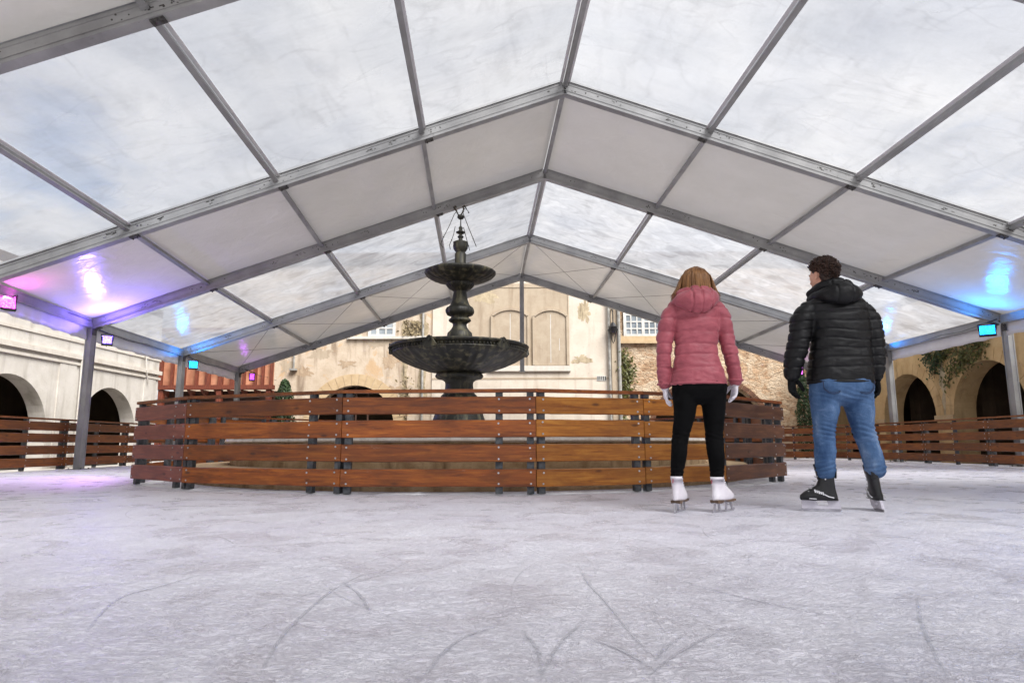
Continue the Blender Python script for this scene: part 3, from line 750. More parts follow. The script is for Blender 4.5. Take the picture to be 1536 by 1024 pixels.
a0 = math.atan2(9.05-RC.y, 3.62-RC.x); a1 = math.atan2(8.72-RC.y, -4.95-RC.x) + 0
a_start = a0; a_end = a1 if a1 > a0 else a1 + 2*PI
NB = 12
back = []
for i in range(1, NB):
    a = a_start + (a_end-a_start)*i/NB
    R0 = 5.05 if i > 1 else 4.86
    back.append((RC.x + R0*math.cos(a), RC.y + R0*math.sin(a)))
ringv = ring + back
def out_ring(p, q):
    m = (p+q)/2; t = (q-p).normalized(); o = Vector((t.y, -t.x, 0))
    return o if o.dot(m-RC) > 0 else -o
rb = thing('wooden_barrier', 'ring of brown stained plank barrier bolted to steel posts around the fountain', 'barrier', (RC.x, RC.y, 0))
mats = [W_PURPLE, W_DARK, W_DARK, W_ORANGE, W_ORANGE, W_BROWN, W_BROWN] + [W_DARK]*(len(ringv)-7)
barrier(rb, ringv, out_ring, mats, closed=True)
def line(p, q, step):
    p = Vector(p); q = Vector(q); n = max(1, round((q-p).length/step))
    return [tuple(p.lerp(q, i/n)) for i in range(n+1)]
lf = thing('wooden_barrier', 'brown plank barrier in front of the white arcade on the left of the rink', 'barrier', (-9.6, 12, 0))
barrier(lf, line((-9.6, 3), (-9.6, 21.2), 2.3)[:] + [(-8.6, 22.6)], lambda p, q: (Vector((q.y-p.y, -(q.x-p.x), 0))).normalized(), [W_OUT], railmat=W_OUT, postfr=(0.03, 0.5, 0.97))
rf = thing('wooden_barrier', 'brown plank barrier in front of the ochre arcade on the right of the rink', 'barrier', (10.2, 12, 0))
barrier(rf, line((10.12, 3), (10.28, 19.3), 2.3) + [(9.6, 21.2), (8.3, 22.2)], lambda p, q: (Vector((-(q.y-p.y), (q.x-p.x), 0))).normalized(), [W_OUT], railmat=W_OUT, postfr=(0.03, 0.5, 0.97))
bf = thing('wooden_barrier', 'far plank barrier across the back of the rink behind the fountain', 'barrier', (0, 22.6, 0))
barrier(bf, line((-8.58, 22.62), (8.28, 22.22), 2.3), lambda p, q: (Vector((q.y-p.y, -(q.x-p.x), 0))).normalized(), [W_OUT], railmat=W_OUT, postfr=(0.03, 0.97))

SNOW = simple('scraped_snow', srgb(236, 236, 242), srgb(250, 250, 252), 20, 0.75, 0, 0.6, 0.02)
m = MB(); rows = []; nV = len(ringv)
for i in range(nV):
    p = Vector((*ringv[i], 0)); q = Vector((*ringv[(i+1) % nV], 0)); o_ = out_ring(p, q); L = (q-p).length; n_ = max(6, int(L/0.07))
    for k in range(n_):
        c = p.lerp(q, k/n_); f_ = mnoise.noise(Vector((c.x*3, c.y*3, 1.3))); g_ = mnoise.noise(Vector((c.x*11, c.y*11, 4.3)))
        w_ = 0.06 + 0.05*f_ + 0.025*g_; h_ = max(0.012 + 0.014*f_ + 0.012*g_, 0.003)
        cc = c - o_*0.14
        rows.append([m.bm.verts.new(cc + o_*a_ + Vector((0, 0, z_))) for a_, z_ in ((w_*1.4, 0.001), (w_*0.7, h_*0.6), (0, h_), (-w_*0.7, h_*0.7), (-w_*1.6, 0.001))])
for A, B in zip(rows, rows[1:] + rows[:1]):
    for k in range(4): m.face((A[k], A[k+1], B[k+1], B[k]))
tag(m.build('snow', SNOW, smooth=True), 'low ridge of white scraped snow along the foot of the ring barrier', 'snow', kind='stuff')
# ------------------------------------------------------------------ fountain and pool
FX, FY = at(689, 560, 11.85).x, 11.85
pool = thing('stone_pool', 'round weathered stone pool with pale coping inside the ring barrier', 'pool', (FX+0.25, FY, 0))
px_, py_ = FX+0.25, FY
m = MB(); m.lathe([(4.55, 0.001), (4.55, 0.19), (4.52, 0.21), (3.95, 0.215), (3.95, 0.001)], px_, py_, 72, cap=False); adopt(pool, m.build('step', POOL))
m = MB(); m.lathe([(3.93, 0.002), (3.93, 0.53), (3.5, 0.53), (3.5, 0.002)], px_, py_, 72, cap=False); adopt(pool, m.build('pool_wall', POOL))
m = MB(); m.lathe([(4.0, 0.533), (4.02, 0.55), (4.0, 0.598), (3.45, 0.60), (3.43, 0.533), (4.0, 0.533)], px_, py_, 72, cap=False); adopt(pool, m.build('coping', COPING))
fo = thing('fountain', 'tall two tiered dark bronze fountain with wide fluted basins', 'fountain', (FX, FY, 0))
def Z(py): return at(689, py, FY).z
def rp(w): return w*11.85/F_PX*1.012          # pixel half width to metres
zz = lambda zy: Z(zy/3.104+290)
rz = lambda w: rp(w/3.104)
def lz(name, prof, flute=None, n=64, mat=BRONZE):
    m = MB(); m.lathe([(rz(p[0]), zz(p[1]), *(p[2:])) for p in prof], FX, FY, n, flute); return adopt(fo, m.build(name, mat, smooth=True))
m = MB(); m.lathe([(0.62, 0.003), (0.62, 0.5), (0.5, 0.56), (0.47, 0.9), (rz(86), zz(952)), (rz(84), zz(944)), (rz(70), zz(930)), (rz(66), zz(915)), (rz(64), zz(890)), (rz(66), zz(878)), (rz(74), zz(872)),
    (rz(80), zz(868)), (rz(104), zz(862)), (rz(112), zz(853)), (rz(108), zz(843)), (rz(96), zz(836)), (rz(90), zz(826))], FX, FY, 48); adopt(fo, m.build('pedestal', BRONZE, smooth=True))
# lower basin: fluted bowl, heavy lip
lz('lower_basin', [(94, 838, .02), (150, 827, .035), (215, 805, .035), (265, 782, .032), (298, 762, .022), (310, 752, .02), (312, 745, 0), (303, 741, 0), (302, 734), (312, 728), (321, 724), (323, 718), (317, 714), (300, 717), (270, 732), (120, 775)], 40, 160)
m = MB()
for i in range(120):            # beaded edge under the lip
    a = 2*PI*i/120; rr = rz(309); c = Vector((FX+rr*math.cos(a), FY+rr*math.sin(a), zz(738)))
    m.ball(c, 0.026, 0.026, 0.026, n=6)
adopt(fo, m.build('rim_beading', BRONZE, smooth=True))
for i in range(6):              # leaf shaped spouts on the lip
    a = math.radians(-109 + 60*i); rd = Vector((math.cos(a), math.sin(a), 0)); tn = Vector((-rd.y, rd.x, 0))
    c = Vector((FX, FY, zz(722))) + rd*rz(304)
    m = MB()
    m.prism([(-0.16, -0.13), (-0.06, -0.16), (0.06, -0.16), (0.16, -0.13), (0.10, -0.02), (0.04, 0.055), (0, 0.075), (-0.04, 0.055), (-0.10, -0.02)], c + rd*0.005, tn*0.85, Vector((0, 0, 0.8)), rd*0.06)
    m.tube([c + rd*0.03 + Vector((0, 0, 0.0)), c + rd*0.085 + Vector((0, 0, -0.03))], [0.03, 0.016], 8)
    for s_ in (-1, 1): m.tube([c + rd*0.065 + tn*s_*0.13 + Vector((0, 0, -0.10)), c + rd*0.068 + tn*s_*0.06 + Vector((0, 0, 0.0)), c + rd*0.065 + Vector((0, 0, 0.055))], 0.011, 6)
    adopt(fo, m.build('spout', BRONZE))
lz('column', [(70, 720), (62, 690), (60, 668), (57, 650), (48, 642), (40, 632), (34, 622), (32, 612), (36, 604), (48, 598), (53, 592), (50, 586), (42, 580), (40, 575), (48, 571), (60, 566, .05), (66, 556, .07), (67, 545, .07), (62, 534, .07), (52, 527, .04),
    (46, 520), (42, 512), (38, 500), (34, 480), (31, 462), (30, 456), (36, 452)], 10, 60)
lz('upper_basin', [(34, 456), (40, 450), (52, 444, .05), (63, 432, .05), (67, 426, .04), (60, 421, .03), (66, 418, .03), (95, 412, .06), (128, 402, .06), (152, 390, .05), (163, 381, .03), (168, 374, .012), (168, 369, .012), (161, 365, .01), (140, 368, 0), (60, 380, 0)], 24, 144)
lz('finial', [(40, 372), (34, 350), (30, 342), (27, 336), (27, 284), (24, 278), (18, 276), (26, 270), (34, 258), (36, 245), (34, 234), (36, 229), (30, 226), (20, 224), (11, 218), (8, 212), (14, 205), (15, 202), (10, 197), (6, 192), (14, 188), (22, 184), (23, 181), (14, 177), (8, 172), (9, 166), (10, 161), (7, 156), (3, 152), (2.2, 122), (10, 120), (16, 114), (17, 108), (12, 102), (4, 99)], None, 40)
m = MB()
def fp(zx, zy, dy=0.0): return at(560+zx/3.104, 290+zy/3.104, FY) + Vector((0, dy, 0))
for sg, pts in ((-1, [(398, 106), (392, 92), (386, 80), (380, 72), (376, 66), (382, 62), (388, 66)]), (1, [(404, 106), (412, 94), (418, 84), (421, 72), (418, 64), (424, 59), (430, 66), (433, 74)])):
    m.tube([fp(*p) for p in pts], 0.012, 7)
    for p in pts[2:6]: m.ball(fp(*p), 0.022, 0.022, 0.022, n=6)
m.tube([fp(385, 74), fp(377, 72), fp(374, 76)], 0.008, 6); m.tube([fp(388, 88), fp(380, 90)], 0.008, 6); m.tube([fp(433, 74), fp(442, 84), fp(445, 90)], 0.006, 6); m.ball(fp(444, 90), 0.014, 0.014, 0.014, n=6)
adopt(fo, m.build('scroll_arms', PIPE_DK, smooth=True))
for pts in ([(380, 98, -.05), (352, 168, -.1), (330, 210, -.1), (314, 242, -.05), (326, 252, 0)], [(418, 94, -.05), (446, 170, -.1), (466, 218, -.1), (481, 256, -.1)],
            [(380, 150, .05), (372, 182, .1), (362, 210, .1), (352, 232, .1), (356, 254, .1)], [(418, 150, .1), (430, 196, .15), (440, 232, .15), (446, 254, .15)]):
    m = MB(); m.tube([fp(*p) for p in pts], 0.0065, 6); m.ball(fp(*pts[2]), 0.014, 0.014, 0.014, n=6)
    adopt(fo, m.build('water_pipe', PIPE_DK))

# ------------------------------------------------------------------ arcades and facades
def arched_wall(m, o, t, n_, L, H, arches, thick, segs=24, zbase=-0.06):
    """wall from o along unit t, outer face normal n_ (towards viewer); arches: (centre, radius, spring height); openings reach the ground"""
    o = Vector(o); t = Vector(t); n_ = Vector(n_)
    P = lambda s, z, d=0.0: o + t*s + Vector((0, 0, z)) - n_*d
    arches = sorted(arches); cur = 0.0
    def slab(s0, s1, z0, z1):
        for d in (0.0, thick): m.quad(P(s0, z0, d), P(s1, z0, d), P(s1, z1, d), P(s0, z1, d))
    for (c, R, sp) in arches:
        slab(cur, c-R, zbase, H)
        pts = [(c - R*math.cos(PI*i/segs), sp + R*math.sin(PI*i/segs)) for i in range(segs+1)]
        for (s0, z0), (s1, z1) in zip(pts, pts[1:]):
            for d in (0.0, thick): m.quad(P(s0, z0, d), P(s1, z1, d), P(s1, H, d), P(s0, H, d))
            m.quad(P(s0, z0), P(s1, z1), P(s1, z1, thick), P(s0, z0, thick))
        m.quad(P(c-R, zbase), P(c-R, sp), P(c-R, sp, thick), P(c-R, zbase, thick))
        m.quad(P(c+R, zbase), P(c+R, sp), P(c+R, sp, thick), P(c+R, zbase, thick))
        cur = c+R
    slab(cur, L, zbase, H)
    m.quad(P(0, H), P(L, H), P(L, H, thick), P(0, H, thick))
    for s in (0, L): m.quad(P(s, zbase), P(s, H), P(s, H, thick), P(s, zbase, thick))
def arch_trim(m, o, t, n_, c, R, sp, w, proud, segs=24, a0=0.0, a1=PI, depth=0.1):
    o = Vector(o); t = Vector(t); n_ = Vector(n_)
    P = lambda r, a, d: o + t*(c - r*math.cos(a)) + Vector((0, 0, sp + r*math.sin(a))) + n_*d
    k = segs
    for i in range(k):
        A = a0+(a1-a0)*i/k; B = a0+(a1-a0)*(i+1)/k; g_ = (B-A)*0.03
        A += g_; B -= g_
        v = [m.bm.verts.new(P(r_, a_, d_)) for d_ in (-depth, proud) for (r_, a_) in ((R, A), (R+w, A), (R+w, B), (R, B))]
        for q in ((0,1,2,3), (4,5,6,7), (0,1,5,4), (1,2,6,5), (2,3,7,6), (3,0,4,7)): m.face([v[i_] for i_ in q])

# left white arcade: outer face at x = -11.5, facing +x
def arcade(name, label, X, n_x, ys, centers, R, sp, thick, mat, H, zc_list, extra=None):
    root = thing(name, label, 'building', (X, (ys[0]+ys[1])/2, 0)); L = ys[1]-ys[0]; o = (X, ys[0], 0); t = (0, 1, 0); n_ = (n_x, 0, 0)
    m = MB(); arched_wall(m, o, t, n_, L, H, [(c-ys[0], R, sp) for c in centers], thick); adopt(root, m.build('wall', mat))
    m = MB(); xb = X - n_x*(thick+3.2); xf = X - n_x*(thick+0.004)
    x0, x1 = min(xb, xf), max(xb, xf)
    m.quad((xb, ys[0], -0.05), (xb, ys[1], -0.05), (xb, ys[1], H), (xb, ys[0], H))
    m.quad((x0, ys[0]+.01, -.05), (x1, ys[0]+.01, -.05), (x1, ys[0]+.01, H), (x0, ys[0]+.01, H)); m.quad((x0, ys[1]-.01, -.05), (x1, ys[1]-.01, -.05), (x1, ys[1]-.01, H), (x0, ys[1]-.01, H))
    m.quad((x0, ys[0], sp+R+0.5), (x1, ys[0], sp+R+0.5), (x1, ys[1], sp+R+0.5), (x0, ys[1], sp+R+0.5))
    m.quad((x0, ys[0], -0.04), (x1, ys[0], -0.04), (x1, ys[1], -0.04), (x0, ys[1], -0.04))
    for c in centers:      # cross piers inside the vault
        m.box(x0+0.6, x1-1.8, c+R+0.05, c+R+0.6, -0.05, sp+R+0.49)
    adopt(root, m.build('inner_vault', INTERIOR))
    m = MB(); m.box(min(xb, X), max(xb, X), ys[0], ys[1], H+0.01, H+0.25); adopt(root, m.build('roof', DARK_WOOD))
    return root
la = arcade('arcade_building', 'white plastered building with two round dark arches behind the left barrier', -11.5, 1, (2.0, 21.4), [7.4, 11.25, 15.1, 18.95], 1.33, 0.80, 0.42, PL_WHITE, 4.6, None)
m = MB()
for z, h, pr in ((2.62, 0.035, 0.05), (2.80, 0.06, 0.09), (3.22, 0.04, 0.03)): m.box(-11.5, -11.5+pr, 2.0, 21.45, z-h, z+h)
adopt(la, m.build('cornice', MOULD))
for y in (9.3, 13.15, 17.0, 20.9):
    m = MB(); m.box(-11.5, -11.47, y-0.32, y+0.32, 0.0, 2.583); adopt(la, m.build('pilaster', PL_WHITE))
m = MB(); m.tube([(-11.43, 17.45, 2.9), (-11.43, 17.45, 2.55), (-11.42, 17.45, 2.2), (-11.42, 17.45, 0.0)], 0.03, 8); m.tube([(-11.43, 20.4, 3.6), (-11.4, 20.5, 2.8), (-11.43, 20.7, 2.4)], 0.02, 6)
adopt(la, m.build('drainpipe', PL_WHITE))

# right ochre arcade: outer face at x = 12.3, facing -x
ra = arcade('arcade_building', 'ochre stone building with round dark arches behind the right barrier', 12.35, -1, (2.0, 26.9), [7.0, 10.5, 14.0, 17.5, 21.05, 24.6], 1.38, 1.28, 0.62, PL_YELLOW, 4.8, None)
for y in (8.75, 12.25, 15.75, 19.28, 22.8):
    m = MB(); m.box(12.29, 12.35, y-0.42, y+0.42, 1.16, 1.30); adopt(ra, m.build('impost', VOUSS))
m = MB(); m.box(12.27, 12.35, 2, 26.9, 3.55, 3.68); adopt(ra, m.build('cornice', VOUSS))
m = MB()
for c in (14.0, 17.5, 21.05, 24.6): arch_trim(m, (12.35, 0, 0), (0, 1, 0), (-1, 0, 0), c, 1.384, 1.28, 0.34, 0.012, 17)
adopt(ra, m.build('arch_stones', PL_YELLOW))
m = MB(); prev = None
for i in range(15):
    z = 1.31+1.75*i/14; c_ = 19.26 + random.uniform(-.05, .05); w_ = (0.05+0.09*i/14)*random.uniform(0.6, 1.4); cur = ((12.346, c_-w_, z), (12.346, c_+w_, z))
    if prev: m.quad(prev[0], prev[1], cur[1], cur[0])
    prev = cur
adopt(ra, m.build('damp_streak', MOLD_R))

# back facade at y = 27, facing -y
YB = 27.0
def bx(px, py=560): return at(px, py, YB).x
def bz(py, px=768): return at(px, py, YB).z
fb = thing('facade_building', 'old beige stone building with blind arched windows across the back of the square', 'building', (0, YB, 0))
xl, x1, x2, xr = -13.5, bx(648), bx(922), 13.3
def part(mb, name, mat, smooth=False): return adopt(fb, mb.build(name, mat, smooth=smooth))
cL = bx(533); RL = 1.6; spL = bz(577) - RL
m = MB(); arched_wall(m, (xl, YB, 0), (1, 0, 0), (0, -1, 0), x1-xl, 7.9, [(cL-xl, RL, spL)], 0.5, 28); part(m, 'stained_wall', PL_BEIGE)
m = MB(); m.box(x1+0.002, x2, YB-0.05, YB+0.5, -0.06, 8.1); part(m, 'cream_wall', PL_CREAM)
cR = bx(1063); RR = 2.38; spR = bz(571) - RR
m = MB(); arched_wall(m, (x2+0.002, YB, 0), (1, 0, 0), (0, -1, 0), xr-x2, 7.7, [(cR-x2, RR, spR)], 0.5, 32); part(m, 'rubble_wall', RUBBLE)
m = MB(); arch_trim(m, (0, YB, 0), (1, 0, 0), (0, -1, 0), cL, RL+0.003, spL, 0.46, 0.02, 19); part(m, 'arch_stones', VOUSS)
m = MB(); arch_trim(m, (0, YB, 0), (1, 0, 0), (0, -1, 0), cR, RR+0.003, spR, 0.20, 0.03, 25); part(m, 'arch_stones', W_BROWN)
m = MB(); m.quad((xl, YB+3, -.05), (xr, YB+3, -.05), (xr, YB+3, 6), (xl, YB+3, 6)); m.quad((xl, YB+.51, 5.2), (xr, YB+.51, 5.2), (xr, YB+3, 5.2), (xl, YB+3, 5.2))
m.quad((xl, YB+.51, -.045), (xr, YB+.51, -.045), (xr, YB+3, -.045), (xl, YB+3, -.045)); m.quad((xl, YB+.51, -.05), (xl, YB+3, -.05), (xl, YB+3, 5.2), (xl, YB+.51, 5.2)); m.quad((xr, YB+.51, -.05), (xr, YB+3, -.05), (xr, YB+3, 5.2), (xr, YB+.51, 5.2))
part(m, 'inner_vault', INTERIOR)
m = MB(); m.box(xl, xr, YB-0.3, YB+4, 8.11, 8.35); part(m, 'roof', DARK_WOOD)
def blind_window(pxa, pxb, pytop, pybot, rise):
    xa, xb = bx(pxa), bx(pxb); z0, z1 = bz(pybot), bz(pytop); y = YB-0.05; hw = (xb-xa)/2; c = (xa+xb)/2
    zs_ = z1-rise; Rr = (hw*hw+rise*rise)/(2*rise); arc = []
    for i in range(17):
        u = -1+2*i/16; arc.append((u*hw, zs_ - z0 + math.sqrt(max(Rr*Rr-(u*hw)**2, 0)) - (Rr-rise)))
    poly = [(-hw, 0), (hw, 0)] + arc[::-1]
    m = MB(); m.prism(poly, (c, y-0.004, z0), (1, 0, 0), (0, 0, 1), (0, -0.03, 0))
    w = part(m, 'blind_window', PL_BLIND)
    m = MB()
    outl = [(-hw, 0)] + arc + [(hw, 0)]
    for (a, b) in zip(outl, outl[1:]):
        m.bar((c+a[0], y-0.04, z0+a[1]), (c+b[0], y-0.04, z0+b[1]), 0.09, 0.10, (0, 0, 1) if abs(a[0]-b[0]) > 1e-4 else (1, 0, 0))
    o = m.build('window_frame', PL_BLIND); o.parent = w; o.matrix_parent_inverse = w.matrix_world.inverted()
    o.matrix_parent_inverse = Matrix.Translation(-Vector(fb.location)).inverted() @ Matrix.Translation(-Vector(fb.location))
    m = MB(); m.box(c-0.012, c+0.012, y-0.037, y-0.034, z0+0.1, z1-0.2); m.box(c+hw*0.5, c+hw*0.5+0.02, y-0.037, y-0.034, z0+0.6, z0+1.1)
    o2 = m.build('shutter_seam', PAINT_W); o2.parent = w
    return w
blind_window(738, 793, 464, 550, 0.28); blind_window(801, 852, 465, 548, 0.28)
m = MB(); m.box(bx(733), bx(856), YB-0.16, YB-0.0502, bz(557), bz(549)); part(m, 'window_sill', MOULD)
m = MB(); m.box(bx(702), bx(853), YB-0.0532, YB-0.0502, bz(548.5), bz(426.5)); m.box(bx(853), bx(853)+0.04, YB-0.075, YB-0.05, bz(548), bz(425)); m.box(bx(700), bx(856), YB-0.075, YB-0.05, bz(432), bz(426)); part(m, 'haze_panel_and_moulding', PL_BLIND)  # darker panel paints in the gable film's haze; narrow strips are moulding
m = MB(); m.box(x1+0.004, x2-0.2, YB-0.062, YB-0.05, bz(569), bz(566.5)); part(m, 'string_course', PL_BLIND)
for i in range(4):
    pass
m = MB(); m.box(bx(895), bx(909), YB-0.07, YB-0.05, bz(571.5), bz(564)); m.mi = 1
for i in range(5): m.box(bx(895.8+i*2.8), bx(897.4+i*2.8), YB-0.074, YB-0.0702, bz(570.6), bz(565))
part(m, 'vent_grille', [PAINT_W, BLACK_PL])
m = MB(); m.tube([(bx(914), YB-0.16, 8.0), (bx(914), YB-0.16, 0)], 0.055, 8); part(m, 'drainpipe', PIPE)
m = MB(); m.box(x2-0.12, x2+0.16, YB-0.10, YB-0.051, 0, 8.05); part(m, 'pilaster', PL_BLIND)
m = MB(); m.tube([(bx(929), YB-0.14, 7.6), (bx(929), YB-0.14, 0)], 0.07, 8); part(m, 'drainpipe', PIPE)
# wall lantern
m = MB(); lx, lz_ = bx(919.5), bz(497); y = YB-0.34
m.tube([(lx, YB-0.1, lz_+0.9), (lx, y, lz_+0.8), (lx, y, lz_+0.30)], 0.025, 6); m.tube([(lx, y, lz_+0.3), (lx, y, lz_+0.14), (lx, y, lz_+0.1)], [0.05, 0.16, 0.2], 8)
m.tube([(lx, y, lz_+0.1), (lx, y, lz_-0.12)], [0.17, 0.11], 8); m.box(lx-0.2, lx+0.2, y-0.05, y+0.25, lz_-0.02, lz_+0.03)
m.tube([(lx-0.1, y, lz_-0.12), (lx-0.05, y, lz_-0.45), (lx, y, lz_-0.55), (lx+0.05, y, lz_-0.45), (lx+0.1, y, lz_-0.12)], 0.02, 6)
lan = m.build('wall_lantern', BLACK_PL); tag(lan, 'black iron lantern bracketed to the corner between cream wall and rubble wall', 'lantern')
# right white casement window and cornice
def casement(pa, pb, pt, pbm, cols, rows_):
    xa, xb, z0, z1 = bx(pa), bx(pb), bz(pbm), bz(pt); y = YB
    m = MB(); m.box(xa, xb, y-0.05, y-0.006, z0, z1); w = part(m, 'window', GLASS_D)
    m = MB(); b = 0.06
    for i in range(cols+1):
        x = xa+(xb-xa)*i/cols; ww = b if i in (0, cols) or i == cols//2 else 0.026
        m.box(x-ww, x+ww, y-0.075, y-0.0505, z0-0.05, z1+0.05)
    for i in range(rows_+1):
        z = z0+(z1-z0)*i/rows_; ww = b if i in (0, rows_) else 0.026
        m.box(xa+0.01, xb-0.01, y-0.0775, y-0.0525, z-ww*0.98, z+ww*0.98)
    o = m.build('frame', PAINT_W); o.parent = w
    return w
casement(939, 994, 463, 504, 6, 4)
m = MB(); m.box(x2+0.25, bx(1010), YB-0.10, YB-0.002, bz(512), bz(505)); m.box(x2+0.25, bx(1010), YB-0.16, YB-0.002, bz(516), bz(512.3)); part(m, 'cornice', VOUSS)
# left top window row under the far rafter
m = MB(); m.box(bx(520), bx(640), YB-0.12, YB-0.002, bz(508), bz(504)); part(m, 'window_sill', MOULD)
casement(553, 590, 470, 503, 3, 3)
# mould streaks and bracket on the left wall
m = MB()
for (pa, pb, pt, pm) in ((602, 612, 480, 600), (628, 640, 470, 600), (612, 628, 480, 520)):
    xa, xb = bx(pa), bx(pb); pts = []
    n_ = 12; z1, z0 = bz(pt), bz(pm)
    lft = [(xa + random.uniform(-.08, .08), z0+(z1-z0)*i/n_) for i in range(n_+1)]; rgt = [(xb + random.uniform(-.08, .08), z0+(z1-z0)*i/n_) for i in range(n_+1)]
    for i in range(n_):
        m.quad((lft[i][0], YB-0.004, lft[i][1]), (rgt[i][0], YB-0.004, rgt[i][1]), (rgt[i+1][0], YB-0.004, rgt[i+1][1]), (lft[i+1][0], YB-0.004, lft[i+1][1]))
part(m, 'damp_streak', MOLD)
m = MB(); m.tube([(bx(441), YB-0.08, bz(520)), (bx(441), YB-0.08, bz(552))], 0.04, 6); m.box(bx(436), bx(446), YB-0.2, YB-0.002, bz(555), bz(552)); part(m, 'wall_bracket', PIPE)
m = MB(); m.tube([(bx(634), YB-0.1, 7.8), (bx(634), YB-0.1, 0)], 0.05, 8); part(m, 'drainpipe', PIPE)
def blotch(cx, cz, rx, rz_, mat, name='bare_patch', y=YB-0.003, seed=0):
    rr = random.Random(seed); m = MB(); N = 60; c = m.bm.verts.new((cx, y, cz)); ring_ = []
    for i in range(N):
        a = 2*PI*i/N; k = 0.62 + 0.6*mnoise.noise(Vector((math.cos(a)*1.7+seed, math.sin(a)*1.7, seed*2.3))) + 0.35*mnoise.noise(Vector((math.cos(a)*5+seed, math.sin(a)*5, seed))) + rr.uniform(-.08, .08)
        ring_.append(m.bm.verts.new((cx+rx*k*math.cos(a), y, cz+rz_*k*math.sin(a))))
    for i in range(N): m.face((c, ring_[i], ring_[(i+1) % N]))
    part(m, name, mat)
for i, (px, py, rx, rz_) in enumerate(((455, 556, .5, .35), (478, 530, .7, .3), (585, 540, .45, .5), (565, 515, .7, .25), (592, 585, .4, .4), (430, 548, .35, .4), (520, 545, .5, .2))):
    blotch(bx(px), bz(py), rx, rz_, RENDER_PATCH if i % 2 == 0 else PL_BLIND, seed=i+3, y=YB-0.003-0.0004*i)
for i, (px, py, rx, rz_) in enumerate(((720, 440, .8, .5), (755, 432, .6, .35), (880, 470, .35, .8), (820, 436, .7, .25), (870, 540, .5, .25))):
    blotch(bx(px), bz(py), rx, rz_, (MOLD_R, PL_BLIND)[i % 2], 'damp_patch', YB-0.0545-0.0005*i, seed=i+31)
# fanlight bars inside left arch
m = MB()
for px in (515, 533, 551): m.box(bx(px)-0.03, bx(px)+0.03, YB+0.3, YB+0.34, 0, 2.9)
m.box(cL-RL, cL+RL, YB+0.301, YB+0.339, bz(597)-0.03, bz(597)+0.03)
part(m, 'door_frame', DARK_WOOD)

# red timber balcony, left of the facade
YT = 24.6
bal = thing('timber_balcony', 'red timber balcony with terracotta panels beyond the left end of the white arcade', 'balcony', (at(325, 570, YT).x, YT, 0))
def tx(px): return at(px, 570, YT).x
def tz(py): return at(330, py, YT).z
m = MB(); m.box(tx(236), tx(409), YT+0.05, YT+0.12, tz(577), 4.6); adopt(bal, m.build('infill_panel', ORANGE_PANEL))
for px in (240, 258, 276, 295, 312, 331, 349, 366, 383, 394, 407):
    m = MB(); w = random.choice((0.05, 0.07, 0.09)); m.box(tx(px)-w, tx(px)+w, YT-0.06, YT+0.048, tz(578), 4.6); adopt(bal, m.build('upright', RED_WOOD))
m = MB(); m.box(tx(234), tx(411), YT-0.10, YT+0.14, tz(584), tz(577.5)); adopt(bal, m.build('lower_beam', RED_WOOD))
m = MB(); m.box(tx(234), tx(411), YT-0.3, YT+0.2, 4.61, 4.8); adopt(bal, m.build('roof', RED_WOOD))
for i in range(9):
    x = tx(242+i*20); m = MB(); m.prism([(0, 0), (0, 0.25), (-0.5, 0.25), (-0.1, 0.0)], (x-0.05, YT+0.55, tz(584)-0.255), (0, 1, 0), (0, 0, 1), (0.10, 0, 0)); adopt(bal, m.build('bracket', RED_WOOD))
m = MB(); m.box(tx(236), tx(409), YT+0.6, YT+0.9, -0.05, tz(584.5)); adopt(bal, m.build('back_wall', DARK_WOOD))
for px in (243, 330, 404):
    m = MB(); m.box(tx(px)-0.09, tx(px)+0.09, YT-0.05, YT+0.13, -0.05, tz(584.5)); adopt(bal, m.build('leg', RED_WOOD))

# ------------------------------------------------------------------ plants
def leaf_mesh(m, pts, size):
    for (p, nrm_) in pts:
        nrm_ = (nrm_ + Vector((random.uniform(-1, 1), random.uniform(-1, 1), random.uniform(-.6, 1)))*0.8).normalized()
        a = nrm_.orthogonal().normalized(); b = nrm_.cross(a); th = random.uniform(0, 2*PI)
        u = a*math.cos(th)+b*math.sin(th); v = nrm_.cross(u); s_ = size*random.uniform(0.6, 1.3)
        q = [p-u*s_*0.5, p+v*s_*0.28+nrm_*s_*0.06, p+u*s_*0.62, p-v*s_*0.28+nrm_*s_*0.06]
        m.quad(*q)
def shrub(label, c, r, h, n, mat, size=0.09):
    root = thing('evergreen_shrub', label, 'shrub', c); pts = []
    for i in range(n):
        z = h*random.random()**0.8; prof = (1-(z/h))**0.38*min(1, 0.55+z/h*3); a = random.uniform(0, 2*PI)
        k = 0.8+0.35*mnoise.noise(Vector((math.cos(a)*1.6, math.sin(a)*1.6, z*2.2+c[0])))
        rr = r*prof*k*(1.05 if random.random() < 0.1 else random.uniform(0.55, 1.0))
        pts.append((Vector((c[0]+rr*math.cos(a), c[1]+rr*math.sin(a), c[2]+0.12+z)), Vector((math.cos(a), math.sin(a), 0.4))))
    m = MB(); leaf_mesh(m, pts, size); adopt(root, m.build('foliage', mat, recalc=False))
    m = MB(); m.tube([(c[0], c[1], c[2]), (c[0]+0.02, c[1], c[2]+h*0.5), (c[0], c[1], c[2]+h*0.85)], [0.06, 0.04, 0.015], 7); adopt(root, m.build('stem', BARK))
c = at(426, 600, 25.2); shrub('dark green conical shrub between the red balcony and the left arch', (c.x, 25.2, -0.05), 0.66, at(426, 572, 25.2).z, 4600, LEAF_D)
c = at(1205, 600, 25.6); shrub('dark green shrub against the rubble wall behind the man in black', (c.x, 25.6, -0.05), 0.45, at(1205, 560, 25.6).z, 3000, LEAF_D)
